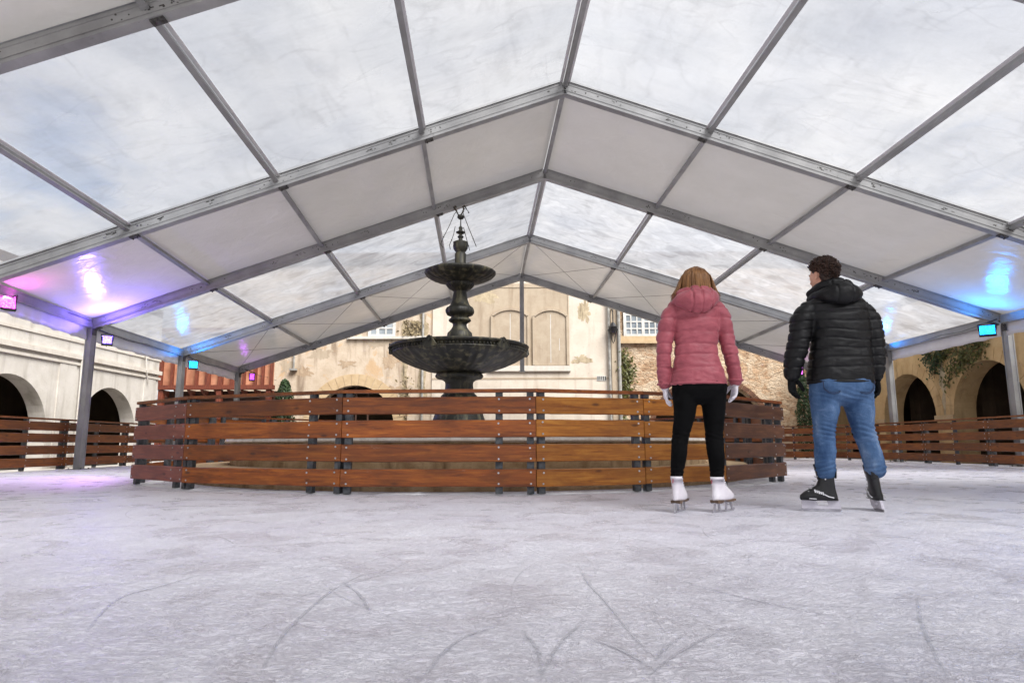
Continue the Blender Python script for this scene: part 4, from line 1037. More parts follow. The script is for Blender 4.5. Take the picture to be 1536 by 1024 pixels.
def ivy(label, strands, n_, mat, size=0.10, spread=0.16, per=90):
    root = thing('ivy', label, 'ivy', strands[0][0]); m = MB()
    n_ = Vector(n_); tn = n_.cross(Vector((0, 0, 1))).normalized(); pts = []
    for s_ in strands:
        P = [Vector(p) for p in s_]
        st = MB(); st.tube([p + n_*0.02 for p in P], 0.012, 5); adopt(root, st.build('stem', BARK))
        for i in range(per):
            k = random.random()*(len(P)-1); j = int(k); p = P[j].lerp(P[j+1], k-j)
            pts.append((p + tn*random.gauss(0, spread) + Vector((0, 0, random.gauss(0, spread*0.8))) + n_*abs(random.gauss(0.04, 0.07)), n_*1.2))
    leaf_mesh(m, pts, size); adopt(root, m.build('foliage', mat, recalc=False))
def rw(px, py):
    d = FW + RT*((px-768)/F_PX) - UP*((py-512)/F_PX); p = Vector((0, 0, HC)) + d*(12.33/d.x); return (12.33, p.y, p.z)
ivy('olive ivy hanging over the right ochre arches', [[rw(1478, 508), rw(1462, 520), rw(1450, 545)], [rw(1470, 505), rw(1445, 520), rw(1440, 555)], [rw(1440, 512), rw(1428, 535), rw(1425, 565), rw(1422, 580)],
    [rw(1455, 515), rw(1442, 540), rw(1432, 560)], [rw(1465, 512), rw(1470, 530), rw(1455, 548)], [rw(1420, 520), rw(1412, 535)]], (-1, 0, 0), LEAF_O, 0.10, 0.17, 130)
ivy('small dark ivy tuft hanging between the two right arches', [[rw(1418, 527), rw(1405, 535), rw(1398, 552)], [rw(1410, 528), rw(1408, 545)], [rw(1398, 532), rw(1390, 540)], [rw(1405, 545), rw(1402, 562)]], (-1, 0, 0), LEAF_D, 0.09, 0.12, 90)
def fw_(px, py): p = at(px, py, YB-0.03); return (p.x, p.y, p.z)
ivy('green climber trailing down the rubble wall beside the drainpipe', [[fw_(936, 524), fw_(938, 545), fw_(944, 565), fw_(938, 590), fw_(938, 640)], [fw_(934, 528), fw_(946, 552), fw_(940, 575), fw_(936, 600)], [fw_(932, 540), fw_(936, 560), fw_(935, 620)]], (0, -1, 0), LEAF_O, 0.14, 0.13, 130)
ivy('dry brown climber on the mouldy strip beside the fountain', [[fw_(610, 480), fw_(612, 500), fw_(606, 530)], [fw_(625, 485), fw_(618, 505)], [fw_(608, 570), fw_(612, 590), fw_(610, 630)]], (0, -1, 0), simple('dry_leaf', srgb(92, 80, 56), srgb(140, 124, 92), 8, 0.8), 0.13, 0.16, 60)
# ------------------------------------------------------------------ people
PINK = make_cloth('pink_quilted_nylon', srgb(138, 60, 71), srgb(168, 84, 94), 0.5, 160, 9, 0.016, 0.15, 0.4, (1, 1, 2.2))
BLACKJ = make_cloth('black_quilted_nylon', srgb(7, 7, 8), srgb(14, 14, 16), 0.5, 160, 9, 0.014, 0.0, 0.3, (1, 1, 2.2))
LEGG = make_cloth('black_leggings', srgb(4, 4, 5), srgb(9, 9, 10), 0.85, 240, 8, 0.006, 0.0, 0.12)
DENIM = make_denim()
KNIT = make_cloth('white_knit', srgb(206, 200, 206), srgb(232, 228, 232), 0.85, 90, 30, 0.006, 0.2, 0.2)
BKNIT = make_cloth('black_knit', srgb(8, 8, 9), srgb(18, 18, 20), 0.85, 90, 30, 0.006, 0.0, 0.2)
SKIN = simple('skin', srgb(196, 142, 118), srgb(220, 168, 142), 10, 0.5, 0, 0.1, 0.002)
LIP = simple('lip', srgb(168, 96, 88), srgb(180, 108, 98), 10, 0.45)
EYE = simple('eye', srgb(210, 206, 200), srgb(228, 224, 220), 10, 0.25)
HAIR_W = make_hair('light_brown_hair', srgb(92, 60, 33), srgb(152, 108, 64))
HAIR_M = make_hair('dark_curly_hair', srgb(30, 18, 13), srgb(70, 44, 30), 0.5)
WLEATHER = simple('white_leather', srgb(216, 210, 216), srgb(236, 232, 236), 9, 0.38, 0, 0.15, 0.004)
BLEATHER = simple('black_leather', srgb(12, 12, 13), srgb(26, 26, 28), 14, 0.28, 0, 0.2, 0.004)
SOLE = simple('brown_sole', srgb(82, 62, 46), srgb(118, 92, 70), 14, 0.5)
CHROME = simple('blade_steel', srgb(168, 166, 172), srgb(206, 204, 210), 20, 0.25, 0.8)
HOLDER = simple('blade_holder', srgb(186, 182, 192), srgb(214, 210, 218), 12, 0.4)
LACE = simple('lace', srgb(150, 150, 152), srgb(196, 196, 198), 30, 0.8)
STITCH = simple('stitching', srgb(24, 34, 60), srgb(40, 52, 80), 30, 0.8)
MARKW = simple('white_print', srgb(214, 214, 216), srgb(228, 228, 230), 30, 0.5)

class Body:
    """measured figure: pixel outline at distance Y -> local metres"""
    def __init__(s, Y): s.Y = Y; s.k = Y/F_PX*1.004
    def p(s, px, py, dy=0.0): v = at(px, py, s.Y); v.y += dy; return v
    def path(s, rows):       # (px, py, dy, half width px, half depth m)
        return [(s.p(r[0], r[1], r[2]), r[3]*s.k, r[4]) for r in rows]

def fold_noise(co, f, seed):
    return np.array([mnoise.noise(Vector((c[0]*f+seed, c[1]*f, c[2]*f*1.4))) for c in co])
def quilt(spacing, amp, z0, wob=0.012, fold=0.006, seed=0, zmin=-1, zmax=9, hem=None, fblend=None):
    def f(co, nr):
        w = fold_noise(co, 3.0, seed)*wob*2
        ph = (co[:, 2]-z0+w)/spacing
        s = np.abs(np.sin(PI*ph))
        d = amp*(np.minimum(s*1.9, 1.0)**0.75 - 1.0)
        m = np.clip((co[:, 2]-zmin)/0.02, 0, 1)*np.clip((zmax-co[:, 2])/0.02, 0, 1)
        d = d*m + fold_noise(co, 9.0, seed+5)*fold + fold_noise(co, 22.0, seed+9)*fold*0.45
        return co + nr*d[:, None]
    return f
def folds(amp, f=9.0, seed=0, rings=None):
    def g(co, nr):
        d = fold_noise(co*np.array([0.8, 0.8, 2.0]), f, seed)*amp + fold_noise(co*np.array([0.7, 0.7, 2.4]), f*2.3, seed+3)*amp*0.5
        if rings is not None:
            for (z, w, a, s_) in rings:       # bunched creases across the limb
                ww = np.exp(-((co[:, 2]-z)/w)**2)
                ph = (co[:, 2] + co[:, 0]*0.25*s_)*2*PI/0.034 + fold_noise(co, 5, seed+7)*3.0
                d = d + a*ww*np.sin(ph)
        return co + nr*d[:, None]
    return g

def hand_shape(m, wrist, down, thumb_dir, palm_n, s=1.0, curl=0.5, fat=1.0):
    """relaxed hand: palm, four separate fingers bent toward palm_n, thumb from the side of the palm"""
    w = Vector(wrist); d = Vector(down).normalized(); t = Vector(thumb_dir); t = (t - d*t.dot(d)).normalized()
    pn = Vector(palm_n); pn = (pn - d*pn.dot(d) - t*pn.dot(t)).normalized()
    L = 0.185*s
    m.loft([(w - d*0.03*s, 0.030*s, 0.026*s), (w + d*0.015*s, 0.032*s, 0.024*s), (w + d*0.055*s, 0.041*s, 0.021*s), (w + d*0.092*s, 0.043*s, 0.018*s)], ref=t, n=16)
    for i, (off, ln, cu, r) in enumerate(((0.031, 0.074, 0.75, 0.0098), (0.0105, 0.083, 0.95, 0.0100), (-0.0105, 0.077, 1.12, 0.0096), (-0.031, 0.060, 1.25, 0.0086))):
        p = w + d*(0.092 - abs(off-0.005)*0.22)*s + t*off*s; pts = [p - d*0.02*s, p]; ang = 0.25*curl + 0.05*i
        for seg, fr in enumerate((0.45, 0.32, 0.23)):
            dirv = d*math.cos(ang) + pn*math.sin(ang) + t*off*1.2
            p = p + dirv.normalized()*ln*fr*s; pts.append(p); ang += cu*curl
        rr = r*fat*s
        m.loft([(q, rr*k_, rr*k_) for q, k_ in zip(pts, (1.0, 1.06, 1.04, 0.95, 0.80))], ref=t, n=10, sub=4)
    p = w + d*0.028*s + t*0.030*s + pn*0.008*s
    q1 = p + (d*0.55 + t*0.75 + pn*0.25).normalized()*0.040*s; q2 = q1 + (d*0.88 + t*0.25 + pn*0.42).normalized()*0.034*s; q3 = q2 + (d*0.86 - t*0.05 + pn*0.5).normalized()*0.026*s
    rr = 0.0115*fat*s
    m.loft([(p - t*0.015*s, rr*1.3, rr*1.3), (p, rr*1.35, rr*1.25), (q1, rr*1.1, rr*1.1), (q2, rr, rr), (q3, rr*0.75, rr*0.75)], ref=pn, n=10, sub=4)

def head_shape(m, c, H, fwd, neck_base, ear=True):
    """head of height H centred at c looking along fwd, with face and neck"""
    f = Vector(fwd).normalized(); u = Vector((0, 0, 1)); u = (u - f*u.dot(f)).normalized(); s = f.cross(u)
    R = Matrix((s, f, u)).transposed()
    P = lambda x, y, z: Vector(c) + s*x*H + f*y*H + u*z*H
    m.ball(P(0, -0.06, 0.12), 0.335*H, 0.41*H, 0.385*H, R, 24)
    m.loft([(P(0, 0.10, 0.22), .26*H, .27*H), (P(0, 0.125, 0.02), .285*H, .275*H), (P(0, 0.13, -0.17), .265*H, .25*H), (P(0, 0.15, -0.32), .20*H, .20*H), (P(0, 0.19, -0.41), .12*H, .13*H)], ref=s, n=20)
    m.loft([(P(0, 0.375, 0.06), .035*H, .03*H), (P(0, 0.425, -0.03), .045*H, .045*H), (P(0, 0.455, -0.115), .062*H, .06*H), (P(0, 0.385, -0.15), .07*H, .04*H)], ref=s, n=12)
    m.loft([(P(-0.2, 0.325, 0.10), .03*H, .04*H), (P(0, 0.385, 0.10), .035*H, .045*H), (P(0.2, 0.325, 0.10), .03*H, .04*H)], ref=u, n=10)
    m.loft([(P(-0.11, 0.355, -0.245), .03*H, .03*H), (P(0, 0.385, -0.24), .045*H, .042*H), (P(0.11, 0.355, -0.245), .03*H, .03*H)], ref=u, n=10)
    for sg in (-1, 1):
        m.ball(P(0.16*sg, 0.30, -0.04), .09*H, .06*H, .06*H, R, 10)
        m.ball(P(0.345*sg, -0.03, -0.02), .035*H, .085*H, .135*H, R, 12)
        m.ball(P(0.355*sg, -0.055, 0.045), .045*H, .075*H, .08*H, R, 10)
    nb = Vector(neck_base)
    m.loft([(P(0, -0.04, -0.18), .24*H, .25*H), (P(0, -0.07, -0.42), .235*H, .25*H), (nb, .27*H, .27*H)], ref=s, n=18)
    return P, s, f, u

def skate(root, heel, toe_dir, h, kind, lean=(0, 0), ln=1.0):
    """boot with blade; heel = ground point under the ankle, local x = toe"""
    t = Vector((toe_dir[0], toe_dir[1], 0)).normalized(); l = Vector((-t.y, t.x, 0)); u = (Vector((0, 0, 1)) + Vector((lean[0], lean[1], 0))).normalized()
    O = Vector(heel) + t*0.033*ln      # heel is given under the ankle
    P = lambda x, y, z: O + t*x*ln + l*y + u*z
    fig = kind == 'figure'; zs = 0.088 if fig else 0.082
    m = MB()
    sl = [(zs, 0.028, 0.128, 0.036), (zs+0.012, 0.030, 0.132, 0.043), (zs+0.035, 0.030, 0.130, 0.046), (zs+0.062, 0.018, 0.112, 0.043), (zs+0.085, -0.002, 0.088, 0.041), (zs+0.11, -0.022, 0.066, 0.040), (zs+0.15, -0.030, 0.056, 0.041), (h-0.02, -0.032, 0.057, 0.044), (h+0.008, -0.033, 0.060, 0.047)]
    rings = []
    n = 28
    for (z, cx, hx, hy) in sl:
        row = []
        for k in range(n):
            a = 2*PI*k/n; cc, ss = math.cos(a), math.sin(a)
            wdt = hy*(1 - 0.12*cc if cc > 0 else 1 - 0.10*abs(cc))
            row.append(m.bm.verts.new(P(cx + math.copysign(abs(cc)**0.86, cc)*hx, math.copysign(abs(ss)**0.8, ss)*wdt, z + (0.012*max(cc, 0) if z > h-0.03 else 0))))
        rings.append(row)
    for A, B in zip(rings, rings[1:]):
        for k in range(n): m.face((A[k], A[(k+1) % n], B[(k+1) % n], B[k]))
    m.face(rings[0][::-1])
    inn = [m.bm.verts.new(P(-0.033 + math.cos(2*PI*k/n)*0.050, math.sin(2*PI*k/n)*0.038, h+0.004)) for k in range(n)]
    dn = [m.bm.verts.new(P(-0.033 + math.cos(2*PI*k/n)*0.046, math.sin(2*PI*k/n)*0.034, h-0.05)) for k in range(n)]
    for k in range(n):
        m.face((rings[-1][k], rings[-1][(k+1) % n], inn[(k+1) % n], inn[k])); m.face((inn[k], inn[(k+1) % n], dn[(k+1) % n], dn[k]))
    m.face(dn)
    if not fig:          # tongue standing up
        m.loft([(P(0.025, 0, h-0.06), 0.030, 0.008), (P(0.036, 0, h+0.0), 0.034, 0.008), (P(0.048, 0, h+0.045), 0.032, 0.007)], ref=l, n=12)
        m.loft([(P(-0.095, 0, h-0.05), 0.024, 0.008), (P(-0.100, 0, h+0.015), 0.022, 0.007)], ref=l, n=12)
    boot = m.build('skate', [WLEATHER if fig else BLEATHER], smooth=True)
    boot['label'] = 'white leather figure skate' if fig else 'black leather hockey skate'
    adopt(root, boot)
    def sub(mm, name, mat, smooth=False): o = mm.build(name, mat, smooth=smooth); o.parent = boot; return o
    # laces
    m = MB()
    for i in range(6):
        f_ = i/5; x = 0.100 - 0.072*f_**0.8; z = zs+0.060 + (h-zs-0.075)*f_**1.15
        x += 0.008 if i < 2 else 0.002
        m.tube([P(x-0.012, -0.030, z-0.004), P(x+0.006, -0.012, z+0.004), P(x+0.006, 0.012, z+0.002), P(x-0.012, 0.030, z+0.006)], 0.0035, 6)
    sub(m, 'laces', LACE if not fig else MARKW)
    if fig:
        m = MB(); m.prism([(-0.098, 0), (-0.092, -0.020), (-0.03, -0.020), (-0.018, -0.006), (0.03, -0.004), (0.06, -0.016), (0.150, -0.012), (0.158, 0.002), (-0.1, 0.002)], P(0, 0.034, zs), t*ln, u, -l*0.068)
        sub(m, 'sole', SOLE)
        m = MB()
        m.prism([(-0.125, 0.0), (0.165, 0.0), (0.178, 0.010), (0.182, 0.022), (0.172, 0.024), (0.160, 0.014), (-0.125, 0.012)], P(0, 0.0025, 0.001), t*ln, u, -l*0.005)
        for x0, x1, q in ((-0.088, -0.105, 1), (-0.04, -0.028, 1), (0.07, 0.058, 1), (0.125, 0.15, 1)):
            m.bar(P(x0, 0, zs-0.018), P(x1, 0, 0.010), 0.010, 0.016, t)
        m.bar(P(-0.1, 0, zs-0.021), P(-0.03, 0, zs-0.021), 0.05, 0.006, u); m.bar(P(0.055, 0, zs-0.017), P(0.14, 0, zs-0.014), 0.056, 0.006, u)
        sub(m, 'blade', CHROME)
        m = MB(); m.tube([P(-0.087, 0.012, h-0.01), P(-0.094, 0.013, h-0.04)], 0.004, 6); sub(m, 'pull_tab', PINK)
    else:
        m = MB()
        pz = P(0, 0.011, zs+0.002)
        for poly in ([(-0.108, 0), (-0.114, -0.040), (-0.036, -0.040), (-0.030, -0.02), (-0.022, 0)], [(0.052, 0), (0.044, -0.02), (0.040, -0.040), (0.146, -0.040), (0.154, -0.03), (0.150, 0)], [(-0.114, -0.0405), (-0.116, -0.062), (0.14, -0.062), (0.155, -0.05), (0.1465, -0.0405)]):
            m.prism(poly, pz, t*ln, u, -l*0.022)
        sub(m, 'blade_holder', HOLDER)
        m = MB(); m.prism([(-0.118, 0.006), (-0.108, 0.0), (0.135, 0.0), (0.158, 0.012), (0.155, 0.022), (-0.118, 0.022)], P(0, 0.002, 0.001), t*ln, u, -l*0.004); sub(m, 'blade', CHROME)
        m = MB(); m.loft([(P(-0.10, 0, zs+0.004), 0.034, 0.004), (P(0.02, 0, zs+0.004), 0.036, 0.004), (P(0.10, 0, zs+0.004), 0.043, 0.004), (P(0.145, 0, zs+0.008), 0.033, 0.004)], ref=l, n=12); sub(m, 'sole', BLACK_PL)
        m = MB()         # pale marks on both sides of the boot
        for sg in (-1, 1):
            y = 0.0475*sg
            for i in range(5): m.obox(P(0.002+i*0.0135, y-0.002*sg, zs+0.052+i*0.0045), t*0.0045, l*0.0035, (u*0.9+t*0.2)*(0.010 if i % 2 else 0.012))
            m.tube([P(-0.07, y-0.001*sg, zs+0.022), P(-0.035, y+0.0005*sg, zs+0.030), P(-0.005, y+0.001*sg, zs+0.046)], 0.004, 6)
            m.tube([P(0.05, y-0.002*sg, zs+0.012), P(0.10, y-0.001*sg, zs+0.014)], 0.003, 6)
        for z in (h-0.03, h-0.06): m.ball(P(-0.02, 0.044, z), 0.006, 0.004, 0.006, n=8); m.ball(P(-0.02, -0.044, z), 0.006, 0.004, 0.006, n=8)
        sub(m, 'boot_marking', MARKW)
    return boot

def person(label, Y, gx, rows, cfg):
    B = Body(Y); base = Vector((B.p(gx, 600).x, Y, 0))
    root = thing('person', label, 'person', base)
    return B, root
def put(root, mb, name, mat, smooth=True): return adopt(root, mb.build(name, mat, smooth=smooth))

# ---- woman in pink, seen from behind
YW = 5.09
B = Body(YW); wo_ = thing('person', 'woman in a pink hooded quilted jacket, black leggings and white figure skates seen from behind', 'person', (B.p(1048, 600).x, YW, 0))
legsL = [(1029, 575, 0, 21, .105), (1027.5, 595, 0, 19, .098), (1027, 620, .005, 15.8, .085), (1023, 645, .012, 13.2, .070), (1020.5, 660, .012, 12, .062), (1018, 680, -.008, 11.8, .062), (1016, 700, -.004, 10, .052), (1015, 716, .0, 9, .044), (1014.5, 721, .0, 8, .038)]
legsR = [(1069, 575, 0, 21, .105), (1070, 595, 0, 19, .098), (1071, 620, .005, 16.2, .085), (1072, 645, .012, 13.8, .070), (1072.5, 660, .012, 13, .064), (1073.5, 680, -.008, 12.6, .064), (1075, 700, -.004, 11, .054), (1075.5, 716, 0, 9.6, .046), (1076, 723, 0, 8, .038)]
hips = [(1048, 545, 0, 33, .10), (1048.5, 562, 0, 37, .118), (1049, 578, -.01, 39.5, .125), (1049, 590, -.01, 37, .11)]
m = MB(); m.loft(B.path(hips), n=28, sup=2.3); m.loft(B.path(legsL), n=20); m.loft(B.path(legsR), n=20)
m = solid(m, 0.007, 4, folds(0.003, 7, 2, [(B.p(0, 657).z, .04, .0022, 1), (B.p(0, 708).z, .03, .0025, -1)]))
put(wo_, m, 'leggings', LEGG)
torso = [(1042, 437, .015, 15, .075), (1043, 447, .01, 29, .088), (1044, 457, .0, 35, .10), (1044, 475, -.005, 34.5, .118), (1044, 500, -.005, 33, .118), (1043.5, 522, .0, 31.5, .112), (1045, 545, 0, 34.5, .124), (1047, 562, 0, 39, .135), (1047.5, 574, 0, 40.5, .138)]
armL = [(1013, 461, .0, 12, .064), (1004, 476, .0, 13.5, .072), (998.5, 500, .005, 12.8, .068), (996.5, 525, .01, 11.6, .062), (997, 550, .025, 11, .058), (998.5, 568, .04, 10, .052), (999, 577, .045, 9.6, .050)]
armR = [(1074, 460, .0, 12, .064), (1083, 475, .0, 13.5, .072), (1089, 500, .005, 12.8, .068), (1094, 522, .01, 11.8, .062), (1100, 545, .022, 11, .057), (1104.5, 562, .035, 10, .052), (1106, 571, .04, 9.6, .050)]
m = MB(); m.loft(B.path(torso), n=32, sup=2.35); m.loft(B.path(armL), n=20); m.loft(B.path(armR), n=20)
q1 = quilt(0.094, 0.0075, B.p(0, 574).z - 0.0, 0.024, 0.0085, 3, B.p(0, 574).z+0.02, B.p(0, 452).z)
m = solid(m, 0.0065, 3, q1); put(wo_, m, 'jacket', PINK)
m = MB(); m.tube([B.p(1047.5 + 41*math.cos(a), 575.5, 0) + Vector((0, 0.137*math.sin(a), 0)) for a in [2*PI*i/40 for i in range(41)]], 0.011, 8)
for (c, w) in ((armL[-1], 10.0), (armR[-1], 10.0)):
    cc = B.p(c[0], c[1]-1.5, c[2]); m.tube([cc + Vector((0.052*math.cos(a), 0.052*math.sin(a), 0)) for a in [2*PI*i/20 for i in range(21)]], 0.009, 8)
put(wo_, m, 'jacket_hem', PINK)
# hood lying on the back
m = MB()
m.loft([(B.p(1010, 455.5, -.02), .026, .03), (B.p(1018, 454.5, -.085), .060, .052), (B.p(1030, 456, -.125), .090, .066), (B.p(1041, 456.5, -.135), .098, .070), (B.p(1052, 454.5, -.125), .088, .066), (B.p(1064, 449.5, -.085), .060, .052), (B.p(1072, 446.5, -.02), .026, .03)], ref=(0, 0, 1), n=22)
m.loft([(B.p(1014, 445.5, .03), .022, .03), (B.p(1022, 441.5, -.06), .034, .036), (B.p(1041, 439.5, -.10), .040, .040), (B.p(1060, 439.5, -.06), .034, .036), (B.p(1068, 442.5, .03), .022, .03)], ref=(0, 0, 1), n=16)
def hoodseam(pxs, amp, seed):
    xs = [B.p(px, 450).x for px in pxs]
    def f(co, nr):
        d = np.zeros(len(co))
        for x in xs: d -= amp*np.exp(-((co[:, 0]-x)/0.008)**2)
        d += fold_noise(co*np.array([1.6, 1, .8]), 11, seed)*0.006 + fold_noise(co, 26, seed+2)*0.003
        return co + nr*d[:, None]
    return f
m = solid(m, 0.006, 4, hoodseam((1030, 1044, 1060), 0.011, 4)); put(wo_, m, 'hood', PINK)
# body: head, neck, torso, arms and hands in one surface (inside the clothes)
m = MB()
hw = B.p(1044, 424, .03); Pw, s_w, f_w, u_w = head_shape(m, hw, 0.232, (0.10, 1, 0.02), B.p(1043, 446, .01))
m.loft(B.path([(1043, 443, .01, 15, .06), (1044, 458, 0, 30, .075), (1044, 500, 0, 27, .085), (1045, 540, 0, 27, .085), (1049, 575, 0, 34, .10), (1049, 590, 0, 33, .095)]), n=20)
for L_ in (legsL, legsR): m.loft(B.path([(r[0], r[1], r[2], r[3]*0.85, r[4]*0.85) for r in L_]), n=14)
for L_, tx_, pn in ((armL, (0.25, 0.95, 0), (0.9, -0.3, 0)), (armR, (-0.25, 0.95, 0), (-0.9, -0.3, 0))):
    m.loft(B.path([(r[0], r[1], r[2], r[3]*0.6, r[4]*0.6) for r in L_]), n=14)
body_w = solid(m, 0.006, 3); put(wo_, body_w, 'body', SKIN)
for L_, wr, tx_, pn, dn_ in ((armL, (999.5, 579, .05), (0.20, 0.95, 0), (0.95, -0.22, 0), (0.10, 0.12, -1)), (armR, (1106, 573, .045), (-0.20, 0.95, 0), (-0.95, -0.25, 0), (-0.12, 0.1, -1))):
    m = MB(); hand_shape(m, B.p(*wr), dn_, tx_, pn, 0.93, 0.42, 1.25)
    c = B.p(wr[0], wr[1]-4, wr[2]); m.loft([(c, 0.040, 0.040), (c + Vector((0, 0, -0.03)), 0.034, 0.036)], n=16)
    put(wo_, solid(m, 0.0035, 2, folds(0.0015, 12, 1)), 'glove', KNIT)
# long straight hair: skull cap and many strands falling into and over the hood
m = MB()
R_ = Matrix((s_w, f_w, u_w)).transposed(); H = 0.232
m.ball(Pw(0, -0.08, 0.11), .435*H, .465*H, .44*H, R_, 28)
m.loft([(Pw(0, -0.14, 0.10), .435*H, .40*H), (Pw(0, -0.16, -0.12), .48*H, .40*H), (Pw(0, -0.10, -0.34), .54*H, .36*H), (Pw(0.02, -0.05, -0.55), .52*H, .36*H)], ref=s_w, n=24)
def hairgroove(co, nr):
    ang = np.arctan2(co[:, 0]-hw.x, -(co[:, 1]-hw.y))
    d = np.array([mnoise.noise(Vector((a*16, c*1.1, 2))) for a, c in zip(ang, co[:, 2])])*0.006 + np.array([mnoise.noise(Vector((a*40, c*1.5, 7))) for a, c in zip(ang, co[:, 2])])*0.003
    return co + nr*d[:, None]
hm = solid(m, 0.005, 3, hairgroove)
rnd = random.Random(11)
for i in range(300):
    a = rnd.uniform(-2.25, 2.25); top = Pw(rnd.uniform(-.05, .05), -0.06+rnd.uniform(-.15, .2), 0.545)
    rad = 0.45+rnd.uniform(-0.01, 0.03)
    pts = [top]
    for fz, fr in ((0.42, .70), (0.20, .98), (-0.05, 1.04), (-0.30, 1.10), (-0.52 - rnd.uniform(0, .22), 1.25 + rnd.uniform(-.1, .15))):
        aa = a + rnd.uniform(-.05, .05)
        pts.append(Pw(math.sin(aa)*rad*fr*0.98, -math.cos(aa)*rad*fr*1.12 - 0.08, fz))
    w = rnd.uniform(0.0022, 0.0045)
    hm.tube(pts, [w*0.8, w, w*1.1, w*1.1, w, w*0.3], 5)
for sg, n_ in ((-1, 90), (1, 120)):
    for i in range(n_):
        e_ = rnd.uniform(-5, 3); dy = rnd.uniform(-0.03, 0.06); ed_ = 446 + rnd.uniform(-4, 9)
        pts = [B.p(1044+sg*(12+rnd.uniform(-3, 1)), 404.5, dy*.4), B.p(1044+sg*(20.5+e_*.1), 413, dy*.6), B.p(1044+sg*(24+e_*.25), 422, dy*.8), B.p(1044+sg*(26.5+e_*.5), 431, dy), B.p(1043+sg*(30.5+e_*.8), 440, dy-.01), B.p(1043+sg*(34+e_), ed_, dy-.02)]
        hm.tube(pts, [0.001, 0.003, 0.0034, 0.0036, 0.003, 0.0008], 5)
put(wo_, hm, 'hair', HAIR_W)
gl = B.p(1015, 768); gr_ = B.p(1077, 770)
skate(wo_, (B.p(1014.5, 700).x, YW, 0), (0.50, 0.87), B.p(0, 718).z, 'figure', (0.0, 0))
skate(wo_, (B.p(1076, 700).x, YW, 0), (0.74, 0.67), B.p(0, 719).z, 'figure', (-0.02, 0))

# ---- man in black, head turned to the left
YM = 5.11
B = Body(YM); ma = thing('person', 'curly haired man in black puffer jacket, blue jeans and black skates, looking left', 'person', (B.p(1262, 600).x, YM, 0))
legL = [(1239, 566, 0, 24.00, 0.120), (1238, 590, 0, 22.50, 0.113), (1237.5, 615, 0, 20.00, 0.101), (1237, 640, 0.005, 16.09, 0.082), (1237, 655, 0.006, 15.07, 0.076), (1237.5, 675, -0.004, 14.88, 0.075), (1237.5, 695, -0.002, 14.51, 0.071), (1238, 702, 0, 14.88, 0.071), (1238, 709, 0, 13.49, 0.068)]
legR = [(1284, 566, 0, 24.00, 0.120), (1285.5, 590, 0, 22.80, 0.113), (1290, 615, 0, 20.30, 0.101), (1294, 638, 0.005, 16.37, 0.084), (1299, 655, 0.006, 15.44, 0.077), (1305.5, 675, -0, 15.07, 0.075), (1311, 692, 0.004, 14.51, 0.071), (1314, 701, 0.01, 14.88, 0.071), (1315.5, 707, 0.012, 13.49, 0.068)]
hips = [(1261, 545, 0, 40, .125), (1261.5, 562, 0, 43.5, .138), (1261.5, 578, -.012, 45.5, .145), (1261.5, 588, -.012, 44, .132)]
m = MB(); m.loft(B.path(hips), n=28, sup=2.4); m.loft(B.path(legL), n=22); m.loft(B.path(legR), n=22)
zk = B.p(0, 650).z; za = B.p(0, 706).z
m = solid(m, 0.007, 3, folds(0.0045, 6, 6, [(zk, .06, .0045, 1), (za, .035, .004, -1), (B.p(0, 600).z, .05, .003, 1)])); put(ma, m, 'jeans', DENIM)
# back pockets, belt loops, seams
m = MB()
def onback(px, py): p = B.p(px, py); return p
def pocket(cx, w):
    pts = []
    for (px, py) in ((cx-w, 573), (cx-w+1, 585), (cx-w*0.5, 591), (cx, 592.5), (cx+w*0.5, 591), (cx+w-1, 585), (cx+w, 573)):
        dxn = (px-(1239 if cx < 1262 else 1284))/24; yy = -0.012-0.132*math.sqrt(max(1-dxn*dxn*0.85, 0.1))
        pts.append(B.p(px, py, yy))
    m.tube(pts, 0.0032, 6)
    m.tube([p + Vector((0, 0.001, 0.010)) for p in pts[1:-1]], 0.0018, 5)
pocket(1238, 14); pocket(1285, 14)
m.tube([B.p(1261.5, 573, -.147), B.p(1261.5, 582, -.150), B.p(1261.5, 590, -.125)], 0.003, 6)
put(ma, m, 'jeans_stitching', STITCH)
torso = [(1250, 440, .015, 19, .085), (1251, 449, .01, 38, .105), (1252.5, 460, 0, 46.5, .122), (1257, 478, -.005, 45, .140), (1260, 500, -.005, 43.5, .142), (1261, 520, 0, 44.5, .142), (1261, 540, 0, 46, .146), (1261, 558, 0, 47.5, .152), (1261, 572.5, 0, 48, .152)]
armL_ = [(1214, 464, .0, 15, .080), (1204, 480, .0, 17, .090), (1200, 500, .0, 16.6, .088), (1196.5, 520, .005, 16.4, .085), (1193, 540, .02, 15.2, .080), (1191, 553, .03, 13.6, .072), (1190.5, 561, .035, 12.2, .064)]
armR_ = [(1293, 464, .0, 15, .080), (1303, 480, .0, 17, .090), (1308, 500, .0, 16.2, .088), (1311.5, 520, .005, 15.6, .084), (1314.5, 540, .015, 13.6, .078), (1316.5, 555, .025, 11.5, .066), (1317, 563, .03, 10.5, .060)]
m = MB(); m.loft(B.path(torso), n=34, sup=2.4); m.loft(B.path(armL_), n=22); m.loft(B.path(armR_), n=22)
m = solid(m, 0.0065, 2, quilt(0.071, 0.0115, B.p(0, 571).z + 0.008, 0.013, 0.0075, 13, B.p(0, 571).z+0.01, B.p(0, 455).z)); put(ma, m, 'jacket', BLACKJ)
m = MB(); m.tube([B.p(1261 + 47.5*math.cos(a), 574, 0) + Vector((0, 0.150*math.sin(a), 0)) for a in [2*PI*i/40 for i in range(41)]], 0.012, 8); put(ma, m, 'jacket_hem', BLACKJ)
m = MB()
